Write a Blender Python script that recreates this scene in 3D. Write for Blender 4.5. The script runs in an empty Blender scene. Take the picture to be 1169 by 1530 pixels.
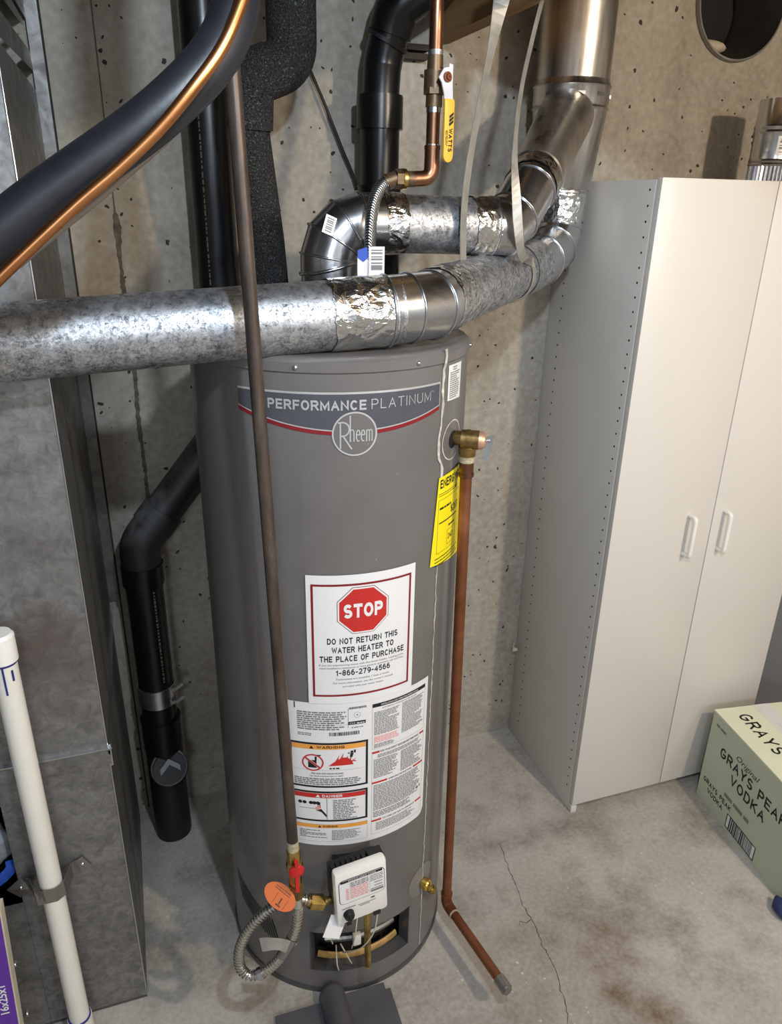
import bpy, bmesh, math, random
from mathutils import Vector, Matrix, noise
random.seed(7)
scene = bpy.context.scene
COL = scene.collection
PI = math.pi

# ------------------------------------------------------------------ camera, lights, exposure
cam_d = bpy.data.cameras.new('camera'); cam = bpy.data.objects.new('camera', cam_d); COL.objects.link(cam)
cam_d.sensor_fit = 'VERTICAL'; cam_d.sensor_height = 36.0; cam_d.lens = 36.0 * 1116.5 / 1530.0
cam_d.clip_start = 0.02
_r = Vector((0.94658725, -0.32192197, 0.01840694)); _u = Vector((0.10806274, 0.37049873, 0.92252541)); _f = Vector((0.30380095, 0.87126169, -0.38549714))
M = Matrix(((_r.x, _u.x, -_f.x, 0), (_r.y, _u.y, -_f.y, 0), (_r.z, _u.z, -_f.z, 1.68), (0, 0, 0, 1)))
cam.matrix_world = M
scene.camera = cam
world = bpy.data.worlds.new('world'); scene.world = world; world.use_nodes = True
world.node_tree.nodes['Background'].inputs[0].default_value = (0.9, 0.95, 1.0, 1)
world.node_tree.nodes['Background'].inputs[1].default_value = 0.05

def point_light(name, loc, power, color, radius):
    d = bpy.data.lights.new(name, 'POINT'); d.energy = power; d.color = color; d.shadow_soft_size = radius
    o = bpy.data.objects.new(name, d); COL.objects.link(o); o.location = loc
    return o
point_light('warm_bulb', (1.45, -0.42, 2.20), 50, (1.0, 0.83, 0.62), 0.04)
point_light('cool_bulb', (0.30, 0.14, 2.19), 31, (0.74, 0.87, 1.0), 0.03)
point_light('added_fill_light', (-0.6, -2.2, 2.15), 42, (0.80, 0.90, 1.0), 0.25)  # both fill lights are added behind the camera to soften the falloff
point_light('added_fill_light', (1.8, -2.3, 2.15), 42, (0.82, 0.91, 1.0), 0.25)
vs = scene.view_settings
vs.view_transform = 'Standard'; vs.look = 'None'; vs.gamma = 1.0; vs.exposure = 0.84; vs.use_curve_mapping = False

# ------------------------------------------------------------------ helpers: materials
MATS = {}
def srgb(r, g, b):
    f = lambda c: (c / 255 / 12.92) if c <= 10 else (((c / 255) + 0.055) / 1.055) ** 2.4
    return (f(r), f(g), f(b), 1.0)
class NT:
    def __init__(s, name):
        s.m = bpy.data.materials.new(name); s.m.use_nodes = True; s.t = s.m.node_tree
        s.b = s.t.nodes['Principled BSDF']; s.tc = s.t.nodes.new('ShaderNodeTexCoord'); MATS[name] = s.m
    def n(s, typ, **kw):
        nd = s.t.nodes.new(typ)
        for k, v in kw.items():
            if k.startswith('_'): setattr(nd, k[1:], v)
            else: nd.inputs[k.replace('__', ' ')].default_value = v
        return nd
    def l(s, a, b): s.t.links.new(a, b)
    def coords(s, scale=(1, 1, 1), rot=(0, 0, 0)):
        mp = s.n('ShaderNodeMapping'); mp.inputs['Scale'].default_value = scale; mp.inputs['Rotation'].default_value = rot
        s.l(s.tc.outputs['Object'], mp.inputs['Vector']); return mp.outputs[0]
    def noise(s, sc, det=4, rough=0.55, co=None, dist=0):
        nd = s.n('ShaderNodeTexNoise', Scale=sc, Detail=det, Roughness=rough, Distortion=dist)
        s.l(co if co else s.tc.outputs['Object'], nd.inputs['Vector']); return nd.outputs['Fac']
    def voro(s, sc, co=None, feature='F1', rnd=1.0):
        nd = s.n('ShaderNodeTexVoronoi', Scale=sc, Randomness=rnd, _feature=feature)
        s.l(co if co else s.tc.outputs['Object'], nd.inputs['Vector']); return nd
    def ramp(s, fac, stops):
        nd = s.n('ShaderNodeValToRGB'); cr = nd.color_ramp
        while len(cr.elements) > 1: cr.elements.remove(cr.elements[-1])
        cr.elements[0].position = stops[0][0]; cr.elements[0].color = stops[0][1]
        for p, c in stops[1:]:
            e = cr.elements.new(p); e.color = c
        s.l(fac, nd.inputs[0]); return nd.outputs[0]
    def fr(s, fac, a, b, lo=0.0, hi=1.0):
        nd = s.n('ShaderNodeMapRange'); nd.inputs[1].default_value = a; nd.inputs[2].default_value = b; nd.inputs[3].default_value = lo; nd.inputs[4].default_value = hi
        s.l(fac, nd.inputs[0]); return nd.outputs[0]
    def math(s, op, a, b=None):
        nd = s.n('ShaderNodeMath', _operation=op)
        for i, x in enumerate((a, b)):
            if x is None: continue
            if isinstance(x, (int, float)): nd.inputs[i].default_value = x
            else: s.l(x, nd.inputs[i])
        return nd.outputs[0]
    def mix(s, fac, a, b, mode='MIX'):
        nd = s.n('ShaderNodeMix', _data_type='RGBA', _blend_type=mode)
        for i, x in ((0, fac), (6, a), (7, b)):
            if isinstance(x, (int, float)): nd.inputs[i].default_value = x
            elif isinstance(x, tuple): nd.inputs[i].default_value = x
            else: s.l(x, nd.inputs[i])
        return nd.outputs[2]
    def col(s, c):
        if isinstance(c, tuple): s.b.inputs['Base Color'].default_value = c
        else: s.l(c, s.b.inputs['Base Color'])
    def set(s, rough=0.5, metal=0.0, spec=0.5, coat=0.0):
        for k, v in (('Roughness', rough), ('Metallic', metal), ('Specular IOR Level', spec), ('Coat Weight', coat)):
            if isinstance(v, (int, float)): s.b.inputs[k].default_value = v
            else: s.l(v, s.b.inputs[k])
    def bump(s, h, strength=0.3, dist=0.01):
        nd = s.n('ShaderNodeBump', Strength=strength, Distance=dist); s.l(h, nd.inputs['Height']); s.l(nd.outputs[0], s.b.inputs['Normal'])

def simple(name, c, rough=0.5, metal=0.0, coat=0.0, var=0.12, nsc=12, bump=0.0, spec=0.5, bsc=None):
    t = NT(name); f = t.noise(nsc, 4)
    lo = tuple(x * (1 - var) for x in c[:3]) + (1,); hi = tuple(min(1, x * (1 + var)) for x in c[:3]) + (1,)
    t.col(t.ramp(f, [(0.3, lo), (0.7, hi)])); t.set(t.fr(f, 0.3, 0.7, max(0.02, rough - 0.06), rough + 0.06), metal, spec, coat)
    if bump: t.bump(t.noise(bsc or nsc * 6, 4), bump, 0.004)
    return t.m

def build_materials():
    # concrete wall
    t = NT('concrete_wall')
    a = t.noise(2.2, 6, 0.6); st = t.noise(3.5, 5, 0.6, t.coords((2.6, 1, 0.35))); fine = t.noise(60, 3)
    base = t.ramp(a, [(0.25, srgb(140, 131, 118)), (0.5, srgb(166, 158, 145)), (0.75, srgb(184, 178, 168))])
    base = t.mix(t.fr(st, 0.45, 0.75, 0, 0.55), base, srgb(126, 112, 96))
    base = t.mix(0.22, base, t.ramp(fine, [(0.3, srgb(100, 95, 88)), (0.7, srgb(200, 195, 186))]))
    flat = t.coords((1, 0, 1)); wob = t.n('ShaderNodeTexNoise', Scale=26.0, Detail=3.0); t.l(flat, wob.inputs['Vector'])
    wsc = t.n('ShaderNodeVectorMath', _operation='SCALE'); wsc.inputs['Scale'].default_value = 0.03; t.l(wob.outputs['Color'], wsc.inputs[0])
    wad = t.n('ShaderNodeVectorMath', _operation='ADD'); t.l(flat, wad.inputs[0]); t.l(wsc.outputs[0], wad.inputs[1])
    flat2 = t.n('ShaderNodeVectorMath', _operation='MULTIPLY'); flat2.inputs[1].default_value = (1, 0, 1); t.l(wad.outputs[0], flat2.inputs[0])
    def pits(sc, th, rmax):
        v = t.voro(sc, flat2.outputs[0]); sp = t.n('ShaderNodeSeparateColor'); t.l(v.outputs['Color'], sp.inputs[0])
        return t.math('LESS_THAN', v.outputs['Distance'], t.fr(sp.outputs[0], th, 1.0, 0.0, rmax))
    hole = t.math('MAXIMUM', t.math('MAXIMUM', pits(42, 0.45, 0.20), pits(15, 0.62, 0.12)), pits(5.5, 0.7, 0.075))
    t.col(t.mix(t.math('MULTIPLY', hole, 0.95), base, srgb(50, 43, 36))); t.set(0.85, 0, 0.25)
    t.bump(t.math('SUBTRACT', t.math('MULTIPLY', fine, 0.12), hole), 0.5, 0.004)
    # floor
    t = NT('concrete_floor')
    a = t.noise(1.6, 6, 0.62); b = t.noise(5, 6, 0.65); fine = t.noise(90, 3)
    base = t.ramp(a, [(0.3, srgb(156, 148, 138)), (0.5, srgb(182, 176, 168)), (0.72, srgb(202, 197, 190))])
    base = t.mix(t.fr(b, 0.48, 0.68, 0, 0.7), base, srgb(120, 110, 99))
    # rusty brown damp mark running from the drain towards the room
    geo = t.n('ShaderNodeSeparateXYZ'); t.l(t.tc.outputs['Object'], geo.inputs[0])
    dx = t.math('SUBTRACT', geo.outputs[0], t.math('ADD', 0.93, t.fr(t.noise(5, 4), 0.2, 0.8, -0.10, 0.10)))
    band = t.fr(t.math('ABSOLUTE', dx), 0.02, 0.12, 1, 0)
    band = t.math('MULTIPLY', band, t.fr(geo.outputs[1], 1.30, 0.95, 0, 1))
    band = t.math('MULTIPLY', band, t.fr(t.noise(9, 5), 0.35, 0.6, 0.15, 1.0))
    base = t.mix(band, base, srgb(112, 90, 68))
    d2 = t.fr(t.math('ABSOLUTE', t.math('SUBTRACT', geo.outputs[1], 1.40)), 0.0, 0.06, 1, 0)
    d2 = t.math('MULTIPLY', d2, t.math('MULTIPLY', t.fr(geo.outputs[0], 0.7, 0.8, 0, 1), t.fr(geo.outputs[0], 1.2, 1.05, 0, 1)))
    base = t.mix(t.math('MULTIPLY', d2, t.fr(t.noise(14, 4), 0.35, 0.65, 0.1, 0.7)), base, srgb(96, 86, 74))
    fl = t.coords((1, 1, 0)); v = t.voro(22, fl); sep = t.n('ShaderNodeSeparateColor'); t.l(v.outputs['Color'], sep.inputs[0])
    spk = t.math('LESS_THAN', v.outputs['Distance'], t.fr(sep.outputs[0], 0.72, 1.0, 0.0, 0.085))
    v3 = t.voro(70, fl); sep3 = t.n('ShaderNodeSeparateColor'); t.l(v3.outputs['Color'], sep3.inputs[0])
    spk2 = t.math('MULTIPLY', t.math('LESS_THAN', v3.outputs['Distance'], t.fr(sep3.outputs[0], 0.6, 1.0, 0, 0.3)), t.fr(t.noise(4.5, 3), 0.56, 0.66, 0, 1))
    base = t.mix(t.math('MAXIMUM', spk, spk2), base, srgb(214, 209, 200))
    base = t.mix(0.2, base, t.ramp(fine, [(0.3, srgb(95, 90, 84)), (0.7, srgb(205, 200, 194))]))
    t.col(base); t.set(t.fr(b, 0.3, 0.7, 0.45, 0.7), 0, 0.35); t.bump(t.noise(40, 5), 0.12, 0.004)
    # galvanised with spangle
    def galv(name, sc, lo, hi, r0, r1, bs=0.08, met=1.0, stain=None):
        t = NT(name); f1 = t.noise(sc, 4, 0.65, None, 0.9); f2 = t.noise(sc * 0.35, 3, 0.55, None, 0.6); f3 = t.noise(2.2, 4)
        f = t.math('ADD', t.math('MULTIPLY', f1, 0.62), t.math('MULTIPLY', f2, 0.38)); c = t.ramp(f, [(0.36, lo), (0.64, hi)])
        if stain:
            z = t.n('ShaderNodeSeparateXYZ'); t.l(t.tc.outputs['Object'], z.inputs[0]); b = t.fr(t.math('ABSOLUTE', t.math('SUBTRACT', z.outputs[2], 0.98)), 0.02, 0.22, 1, 0)
            c = t.mix(t.math('MULTIPLY', b, t.fr(t.noise(9, 4), 0.4, 0.6, 0, 0.7)), c, stain)
        t.col(c); t.set(t.fr(f1, 0.35, 0.65, r1, r0), met); t.bump(f1, bs, 0.002)
    galv('galvanised_duct', 210, srgb(92, 94, 98), srgb(222, 224, 228), 0.36, 0.6, 0.16, 0.92)
    galv('galvanised_box', 48, srgb(112, 110, 109), srgb(156, 155, 154), 0.46, 0.6, 0.04, 0.8, srgb(106, 92, 84))
    galv('galvanised_side', 30, srgb(104, 102, 99), srgb(134, 132, 129), 0.4, 0.55, 0.03, 0.85)
    galv('galvanised_clean', 26, srgb(186, 188, 192), srgb(214, 215, 218), 0.2, 0.28, 0.01)
    # brushed vent metal with vertical smears
    t = NT('brushed_vent'); s = t.noise(26, 5, 0.6, t.coords((1, 1, 0.12))); t.col(t.ramp(s, [(0.3, srgb(158, 156, 152)), (0.7, srgb(214, 212, 208))])); t.set(t.fr(s, 0.3, 0.75, 0.22, 0.48), 1.0); t.bump(s, 0.04, 0.003)
    # foil tape
    t = NT('foil_tape'); n1 = t.noise(38, 3, 0.5, None, 1.5); n2 = t.voro(55, None, 'F1'); t.col(srgb(216, 216, 214)); t.set(0.2, 1.0)
    t.bump(t.math('ADD', n1, t.math('MULTIPLY', n2.outputs['Distance'], 0.8)), 0.55, 0.008)
    t = NT('copper'); n1 = t.noise(18, 5, 0.6, t.coords((1, 1, 0.4))); t.col(t.ramp(n1, [(0.3, srgb(104, 74, 57)), (0.55, srgb(150, 108, 84)), (0.75, srgb(180, 140, 114))])); t.set(t.fr(n1, 0.3, 0.7, 0.42, 0.28), 1.0)
    t = NT('tarnished_copper'); n1 = t.noise(14, 5, 0.6); t.col(t.ramp(n1, [(0.3, srgb(116, 70, 46)), (0.6, srgb(150, 96, 66)), (0.8, srgb(170, 118, 86))])); t.set(0.5, 0.75)
    t = NT('line_copper'); n1 = t.noise(9, 4); t.col(t.ramp(n1, [(0.3, srgb(170, 108, 66)), (0.7, srgb(205, 145, 96))])); t.set(0.34, 1.0)
    t = NT('brass'); n1 = t.noise(40, 4); t.col(t.ramp(n1, [(0.3, srgb(150, 122, 66)), (0.7, srgb(214, 186, 112))])); t.set(0.3, 1.0)
    t = NT('aged_brass'); n1 = t.noise(50, 4); t.col(t.ramp(n1, [(0.3, srgb(104, 82, 48)), (0.7, srgb(170, 140, 88))])); t.set(0.4, 0.9)
    simple('bright_brass', srgb(236, 200, 100), 0.22, 1.0)
    t = NT('black_iron'); n1 = t.noise(30, 6, 0.65, t.coords((1, 1, 0.25))); t.col(t.ramp(n1, [(0.3, srgb(62, 54, 50)), (0.55, srgb(92, 80, 72)), (0.8, srgb(134, 116, 102))])); t.set(0.42, 0.55, 0.4); t.bump(n1, 0.1, 0.002)
    simple('black_abs', srgb(15, 15, 16), 0.3, 0.0, 0.0, spec=0.4)
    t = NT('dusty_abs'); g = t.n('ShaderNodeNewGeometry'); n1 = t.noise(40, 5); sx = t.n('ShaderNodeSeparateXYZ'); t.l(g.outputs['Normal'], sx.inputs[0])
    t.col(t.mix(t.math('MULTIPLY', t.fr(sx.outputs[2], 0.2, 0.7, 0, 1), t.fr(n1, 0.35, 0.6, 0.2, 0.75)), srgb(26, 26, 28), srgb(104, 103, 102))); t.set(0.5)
    t = NT('black_foam'); n1 = t.noise(330, 3, 0.6); n2 = t.voro(420); t.col(t.ramp(n1, [(0.35, srgb(20, 20, 21)), (0.6, srgb(56, 55, 54)), (0.74, srgb(128, 126, 122))])); t.set(0.8, 0, 0.3); t.bump(n2.outputs['Distance'], 0.6, 0.004)
    simple('smooth_foam', srgb(28, 29, 35), 0.46, 0, 0, 0.2, 20, 0.05)
    t = NT('heater_paint'); n1 = t.noise(7, 4); sp = t.noise(160, 2); base = t.ramp(n1, [(0.3, srgb(100, 96, 95)), (0.7, srgb(109, 106, 104))])
    t.col(t.mix(t.fr(sp, 0.74, 0.8, 0, 0.6), base, srgb(170, 165, 160))); t.set(0.36, 0.0, 0.5, 0.25)
    simple('heater_dark', srgb(70, 69, 71), 0.35, 0, 0.2)
    simple('panel_paint', srgb(82, 80, 84), 0.45, 0, 0.1)
    simple('caulk', srgb(196, 190, 180), 0.7, 0, 0, 0.3, 80)
    simple('label_white', srgb(226, 225, 226), 0.4, 0, 0, 0.02)
    simple('print_black', srgb(22, 22, 24), 0.5, 0, 0, 0.05)
    simple('print_grey', srgb(120, 120, 122), 0.5, 0, 0, 0.05)
    simple('print_light_grey', srgb(168, 168, 170), 0.5, 0, 0, 0.05)
    simple('print_red', srgb(190, 40, 36), 0.45, 0, 0, 0.05)
    simple('print_dark_red', srgb(128, 26, 34), 0.4, 0, 0, 0.05)
    simple('print_pink', srgb(226, 150, 146), 0.5, 0, 0, 0.05)
    simple('print_orange', srgb(232, 160, 70), 0.5, 0, 0, 0.05)
    simple('print_yellow', srgb(244, 226, 20), 0.45, 0, 0, 0.03)
    simple('print_blue', srgb(36, 44, 110), 0.5, 0, 0, 0.05)
    simple('decal_slate', srgb(78, 79, 86), 0.35, 0, 0, 0.04)
    simple('decal_silver', srgb(206, 206, 206), 0.35, 0.5, 0, 0.05)
    simple('melamine', srgb(214, 209, 202), 0.34, 0, 0.0, 0.004, 1.5)
    simple('pin_hole', srgb(22, 20, 18), 0.9)
    simple('white_plastic', srgb(235, 232, 226), 0.35, 0, 0, 0.02)
    simple('pvc_white', srgb(226, 222, 212), 0.35, 0, 0, 0.03)
    simple('pvc_primer', srgb(38, 40, 120), 0.5)
    simple('black_plastic', srgb(20, 20, 21), 0.45)
    simple('red_plastic', srgb(200, 34, 30), 0.35)
    simple('yellow_grip', srgb(228, 176, 62), 0.42, 0, 0, 0.04)
    simple('zinc', srgb(196, 198, 202), 0.28, 1.0)
    simple('dull_zinc', srgb(158, 156, 152), 0.42, 1.0)
    simple('corrugated_steel', srgb(208, 205, 198), 0.27, 0.95)
    t = NT('braided_steel'); w = t.n('ShaderNodeTexWave', Scale=150, Distortion=0, _bands_direction='DIAGONAL'); t.l(t.tc.outputs['Object'], w.inputs['Vector']); t.col(t.ramp(w.outputs['Color'], [(0.2, srgb(96, 96, 98)), (0.7, srgb(210, 210, 208))])); t.set(0.3, 1.0); t.bump(w.outputs['Fac'], 0.4, 0.002)
    simple('orange_tag', srgb(208, 100, 20), 0.5, 0, 0, 0.05)
    simple('wire_grey', srgb(110, 104, 100), 0.6)
    simple('rubber_black', srgb(18, 18, 19), 0.55)
    t = NT('wood'); n1 = t.noise(30, 6, 0.6, t.coords((1, 0.06, 1))); t.col(t.ramp(n1, [(0.3, srgb(126, 92, 56)), (0.7, srgb(178, 138, 92))])); t.set(0.7); t.bump(n1, 0.1, 0.003)
    simple('dark_wood', srgb(54, 44, 36), 0.8, 0, 0, 0.3, 10)
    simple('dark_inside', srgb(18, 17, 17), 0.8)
    simple('rusty', srgb(120, 66, 40), 0.6, 0.3, 0, 0.35, 40)
    simple('cardboard_green', srgb(188, 192, 170), 0.75, 0, 0, 0.03)
    simple('cardboard_top', srgb(226, 228, 200), 0.75, 0, 0, 0.03)
    simple('packing_tape', srgb(226, 224, 220), 0.3, 0, 0, 0.03)
    simple('carton_ink', srgb(34, 35, 30), 0.7)
    simple('carton_ink_faint', srgb(120, 122, 106), 0.7)
    simple('purple_card', srgb(92, 44, 150), 0.5, 0, 0, 0.04)
    simple('cream_card', srgb(200, 190, 170), 0.7)
    simple('blue_cloth', srgb(40, 50, 96), 0.7, 0, 0, 0.25, 60, 0.2)
    simple('grey_bag', srgb(150, 152, 156), 0.3, 0, 0, 0.3, 30)
    simple('blue_bag', srgb(40, 80, 180), 0.4)
    simple('painted_wall', srgb(176, 174, 172), 0.7, 0, 0, 0.03)
    simple('dark_concrete', srgb(100, 92, 82), 0.9, 0, 0, 0.4, 60, 0.6)
    simple('seam_dark', srgb(50, 46, 42), 0.9)
    simple('thread_tape', srgb(168, 160, 130), 0.6, 0, 0, 0.3, 200)
    simple('abs_print', srgb(92, 86, 68), 0.6)
    simple('bonnet_tan', srgb(206, 164, 138), 0.4, 0.6)
    simple('lever_steel', srgb(206, 208, 214), 0.5, 0.25)
    simple('aged_dark', srgb(104, 86, 66), 0.45, 0.7, 0, 0.25, 60)
    simple('strap_metal', srgb(172, 168, 160), 0.5, 0.55, 0, 0.15, 40)
    simple('drain_paint', srgb(124, 121, 120), 0.5)
    simple('chamber_metal', srgb(92, 90, 88), 0.5, 0.5)
    simple('tan_rust', srgb(176, 140, 84), 0.6, 0.2, 0, 0.3, 40)
build_materials()

# ------------------------------------------------------------------ helpers: meshes
def V(*a): return Vector(a)
class MB:
    def __init__(s): s.v = []; s.f = []
    def add(s, vs, fs):
        o = len(s.v); s.v += [tuple(x) for x in vs]; s.f += [tuple(i + o for i in f) for f in fs]; return s
    def box(s, x0, x1, y0, y1, z0, z1, mtx=None):
        vs = [Vector((x, y, z)) for z in (z0, z1) for y in (y0, y1) for x in (x0, x1)]
        if mtx: vs = [mtx @ v for v in vs]
        return s.add(vs, [(0, 2, 3, 1), (4, 5, 7, 6), (0, 1, 5, 4), (2, 6, 7, 3), (0, 4, 6, 2), (1, 3, 7, 5)])
    def sweep(s, pts, rad, n=20, caps=True, wall=0.0, closed=False, flat=None, jit=0.0):
        pts = [Vector(p) for p in pts]; m = len(pts)
        R = list(rad) if isinstance(rad, (list, tuple)) else [rad] * m
        if len(R) != m:
            q = len(R) - 1; R = [R[min(q, int(i * q / (m - 1)))] + (R[min(q, int(i * q / (m - 1)) + 1)] - R[min(q, int(i * q / (m - 1)))]) * (i * q / (m - 1) - int(i * q / (m - 1))) for i in range(m)]
        T = []
        for i in range(m):
            a = pts[i] - pts[i - 1] if (i > 0 or closed) else None; b = pts[(i + 1) % m] - pts[i] if (i < m - 1 or closed) else None
            t = (a.normalized() if a and a.length > 1e-9 else Vector()) + (b.normalized() if b and b.length > 1e-9 else Vector())
            T.append(t.normalized() if t.length > 1e-9 else Vector((0, 0, 1)))
        up = Vector((0, 0, 1)) if abs(T[0].z) < 0.9 else Vector((0, 1, 0))
        nrm = (up - T[0] * up.dot(T[0])).normalized(); rings = []
        for i in range(m):
            if i: nrm = (nrm - T[i] * nrm.dot(T[i])).normalized()
            bi = T[i].cross(nrm); ring = []
            for k in range(n):
                a = 2 * PI * k / n; r = R[i] * (1 + (random.uniform(-jit, jit) if jit else 0))
                ca, sa = math.cos(a), math.sin(a)
                if flat: ring.append(pts[i] + nrm * ca * flat[0] + bi * sa * flat[1])
                else: ring.append(pts[i] + (nrm * ca + bi * sa) * r)
            rings.append(ring)
        vs = [p for r in rings for p in r]; fs = []
        for i in range(m if closed else m - 1):
            j = (i + 1) % m
            for k in range(n):
                k2 = (k + 1) % n; fs.append((i * n + k, i * n + k2, j * n + k2, j * n + k))
        if not closed:
            if wall:
                for idx, ring, sgn in ((0, rings[0], 1), (m - 1, rings[-1], -1)):
                    c = pts[idx]; o = len(vs); q = (R[idx] - wall) / R[idx]
                    vs += [c + (p - c) * q for p in ring]; o2 = len(vs); dp = T[idx] * (sgn * min(0.08, R[idx] * 2.5)); vs += [c + (p - c) * q + dp for p in ring]
                    for k in range(n):
                        k2 = (k + 1) % n; b0 = idx * n
                        fs.append((b0 + k2, b0 + k, o + k, o + k2) if sgn > 0 else (b0 + k, b0 + k2, o + k2, o + k))
                        fs.append((o + k2, o + k, o2 + k, o2 + k2) if sgn > 0 else (o + k, o + k2, o2 + k2, o2 + k))
                    fs.append(tuple(o2 + k for k in (range(n) if sgn < 0 else reversed(range(n)))))
            elif caps:
                fs.append(tuple(reversed(range(n)))); fs.append(tuple((m - 1) * n + k for k in range(n)))
        return s.add(vs, fs)
    def cyl(s, a, b, r, n=20, r2=None, wall=0.0): return s.sweep([a, b], [r, r if r2 is None else r2], n, True, wall)
    def lathe(s, prof, n=24, mtx=None, arc=None, close=True):
        # prof: list of (r, z)
        a0, a1 = arc if arc else (0, 2 * PI); full = arc is None; cols = n if full else n + 1
        vs = []; fs = []
        for r, z in prof:
            for k in range(cols):
                a = a0 + (a1 - a0) * k / n; v = Vector((r * math.cos(a), r * math.sin(a), z)); vs.append(mtx @ v if mtx else v)
        for i in range(len(prof) - 1):
            for k in range(n):
                k2 = (k + 1) % cols; fs.append((i * cols + k, i * cols + k2, (i + 1) * cols + k2, (i + 1) * cols + k))
        if close and full:
            fs.append(tuple(reversed(range(cols)))); fs.append(tuple((len(prof) - 1) * cols + k for k in range(cols)))
        return s.add(vs, fs)
    def sphere(s, c, r, n=14, m=8, sc=(1, 1, 1)):
        c = Vector(c); vs = []; fs = []
        for i in range(m + 1):
            t = PI * i / m
            for k in range(n):
                a = 2 * PI * k / n; vs.append(c + Vector((r * sc[0] * math.sin(t) * math.cos(a), r * sc[1] * math.sin(t) * math.sin(a), r * sc[2] * math.cos(t))))
        for i in range(m):
            for k in range(n):
                k2 = (k + 1) % n; fs.append((i * n + k, (i + 1) * n + k, (i + 1) * n + k2, i * n + k2))
        return s.add(vs, fs)
    def prism(s, poly, ext, mtx):
        # poly: list of 2D points extruded by ext along local z
        n = len(poly); vs = [mtx @ Vector((x, y, 0)) for x, y in poly] + [mtx @ Vector((x, y, ext)) for x, y in poly]
        return s.add(vs, [tuple(reversed(range(n))), tuple(range(n, 2 * n))] + [(i, (i + 1) % n, n + (i + 1) % n, n + i) for i in range(n)])
    def ribbon(s, pts, w, th, side):
        # flat strap following pts; side: width direction per point (vector or list)
        pts = [Vector(p) for p in pts]; m = len(pts); vs = []; fs = []
        for i, p in enumerate(pts):
            t = (pts[min(m - 1, i + 1)] - pts[max(0, i - 1)]).normalized(); sd = Vector(side[i] if isinstance(side, list) else side)
            sd = (sd - t * sd.dot(t)).normalized(); nn = t.cross(sd); ww = w[i] if isinstance(w, list) else w
            vs += [p + sd * ww / 2 + nn * th / 2, p - sd * ww / 2 + nn * th / 2, p - sd * ww / 2 - nn * th / 2, p + sd * ww / 2 - nn * th / 2]
        for i in range(m - 1):
            for k in range(4):
                k2 = (k + 1) % 4; fs.append((i * 4 + k, i * 4 + k2, i * 4 + 4 + k2, i * 4 + 4 + k))
        fs.append((3, 2, 1, 0)); o = (m - 1) * 4; fs.append((o, o + 1, o + 2, o + 3))
        return s.add(vs, fs)
    def build(s, name, mat, parent=None, smooth=35, origin=None, bevel=0.0):
        me = bpy.data.meshes.new(name); vs = s.v
        if origin is not None: vs = [(x - origin[0], y - origin[1], z - origin[2]) for x, y, z in vs]
        me.from_pydata(vs, [], s.f); me.validate(); me.update()
        me.materials.append(MATS[mat])
        bm = bmesh.new(); bm.from_mesh(me); bmesh.ops.recalc_face_normals(bm, faces=bm.faces)
        if bevel: bmesh.ops.bevel(bm, geom=[e for e in bm.edges], offset=bevel, segments=2, affect='EDGES', profile=0.5)
        bm.to_mesh(me); bm.free()
        if smooth:
            me.polygons.foreach_set('use_smooth', [True] * len(me.polygons))
            try: me.set_sharp_from_angle(angle=math.radians(smooth))
            except Exception: pass
        o = bpy.data.objects.new(name, me); COL.objects.link(o)
        if parent is not None: o.parent = parent
        elif origin is not None: o.location = origin
        return o
def tag(o, label=None, cat=None, group=None, kind=None):
    for k, v in (('label', label), ('category', cat), ('group', group), ('kind', kind)):
        if v: o[k] = v
    return o
def thing(name, loc, label, cat, group=None):
    o = bpy.data.objects.new(name, None); COL.objects.link(o); o.location = loc; o.empty_display_size = 0.05
    bpy.context.view_layer.update()
    return tag(o, label, cat, group)
def part(mb, name, mat, parent, smooth=35, bevel=0.0, label=None):
    # mesh given in world coordinates, stored relative to the thing's origin
    root = parent
    while root.parent: root = root.parent
    o = mb.build(name, mat, None, smooth, None, bevel); L = root.location
    o.data.transform(Matrix.Translation(-L)); o.parent = parent
    if label: o['label'] = label
    return o
def fillet(pts, rad, n=6):
    pts = [Vector(p) for p in pts]; out = [pts[0]]
    for i in range(1, len(pts) - 1):
        a, b, c = pts[i - 1], pts[i], pts[i + 1]; u = (a - b); w = (c - b); r = rad[i - 1] if isinstance(rad, list) else rad
        ang = u.angle(w); d = min(r / math.tan(ang / 2), u.length * 0.49, w.length * 0.49); p0 = b + u.normalized() * d; p1 = b + w.normalized() * d
        for k in range(n + 1):
            t = k / n; out.append(p0 * (1 - t) ** 2 + b * 2 * t * (1 - t) + p1 * t * t)
    out.append(pts[-1]); return out
def catmull(pts, n=8):
    pts = [Vector(p) for p in pts]; P = [pts[0] * 2 - pts[1]] + pts + [pts[-1] * 2 - pts[-2]]; out = []
    for i in range(1, len(P) - 2):
        for k in range(n):
            t = k / n; a, b, c, d = P[i - 1:i + 3]
            out.append(0.5 * ((2 * b) + (c - a) * t + (2 * a - 5 * b + 4 * c - d) * t * t + (3 * b - a - 3 * c + d) * t ** 3))
    out.append(pts[-1]); return out
_tc = {}
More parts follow.
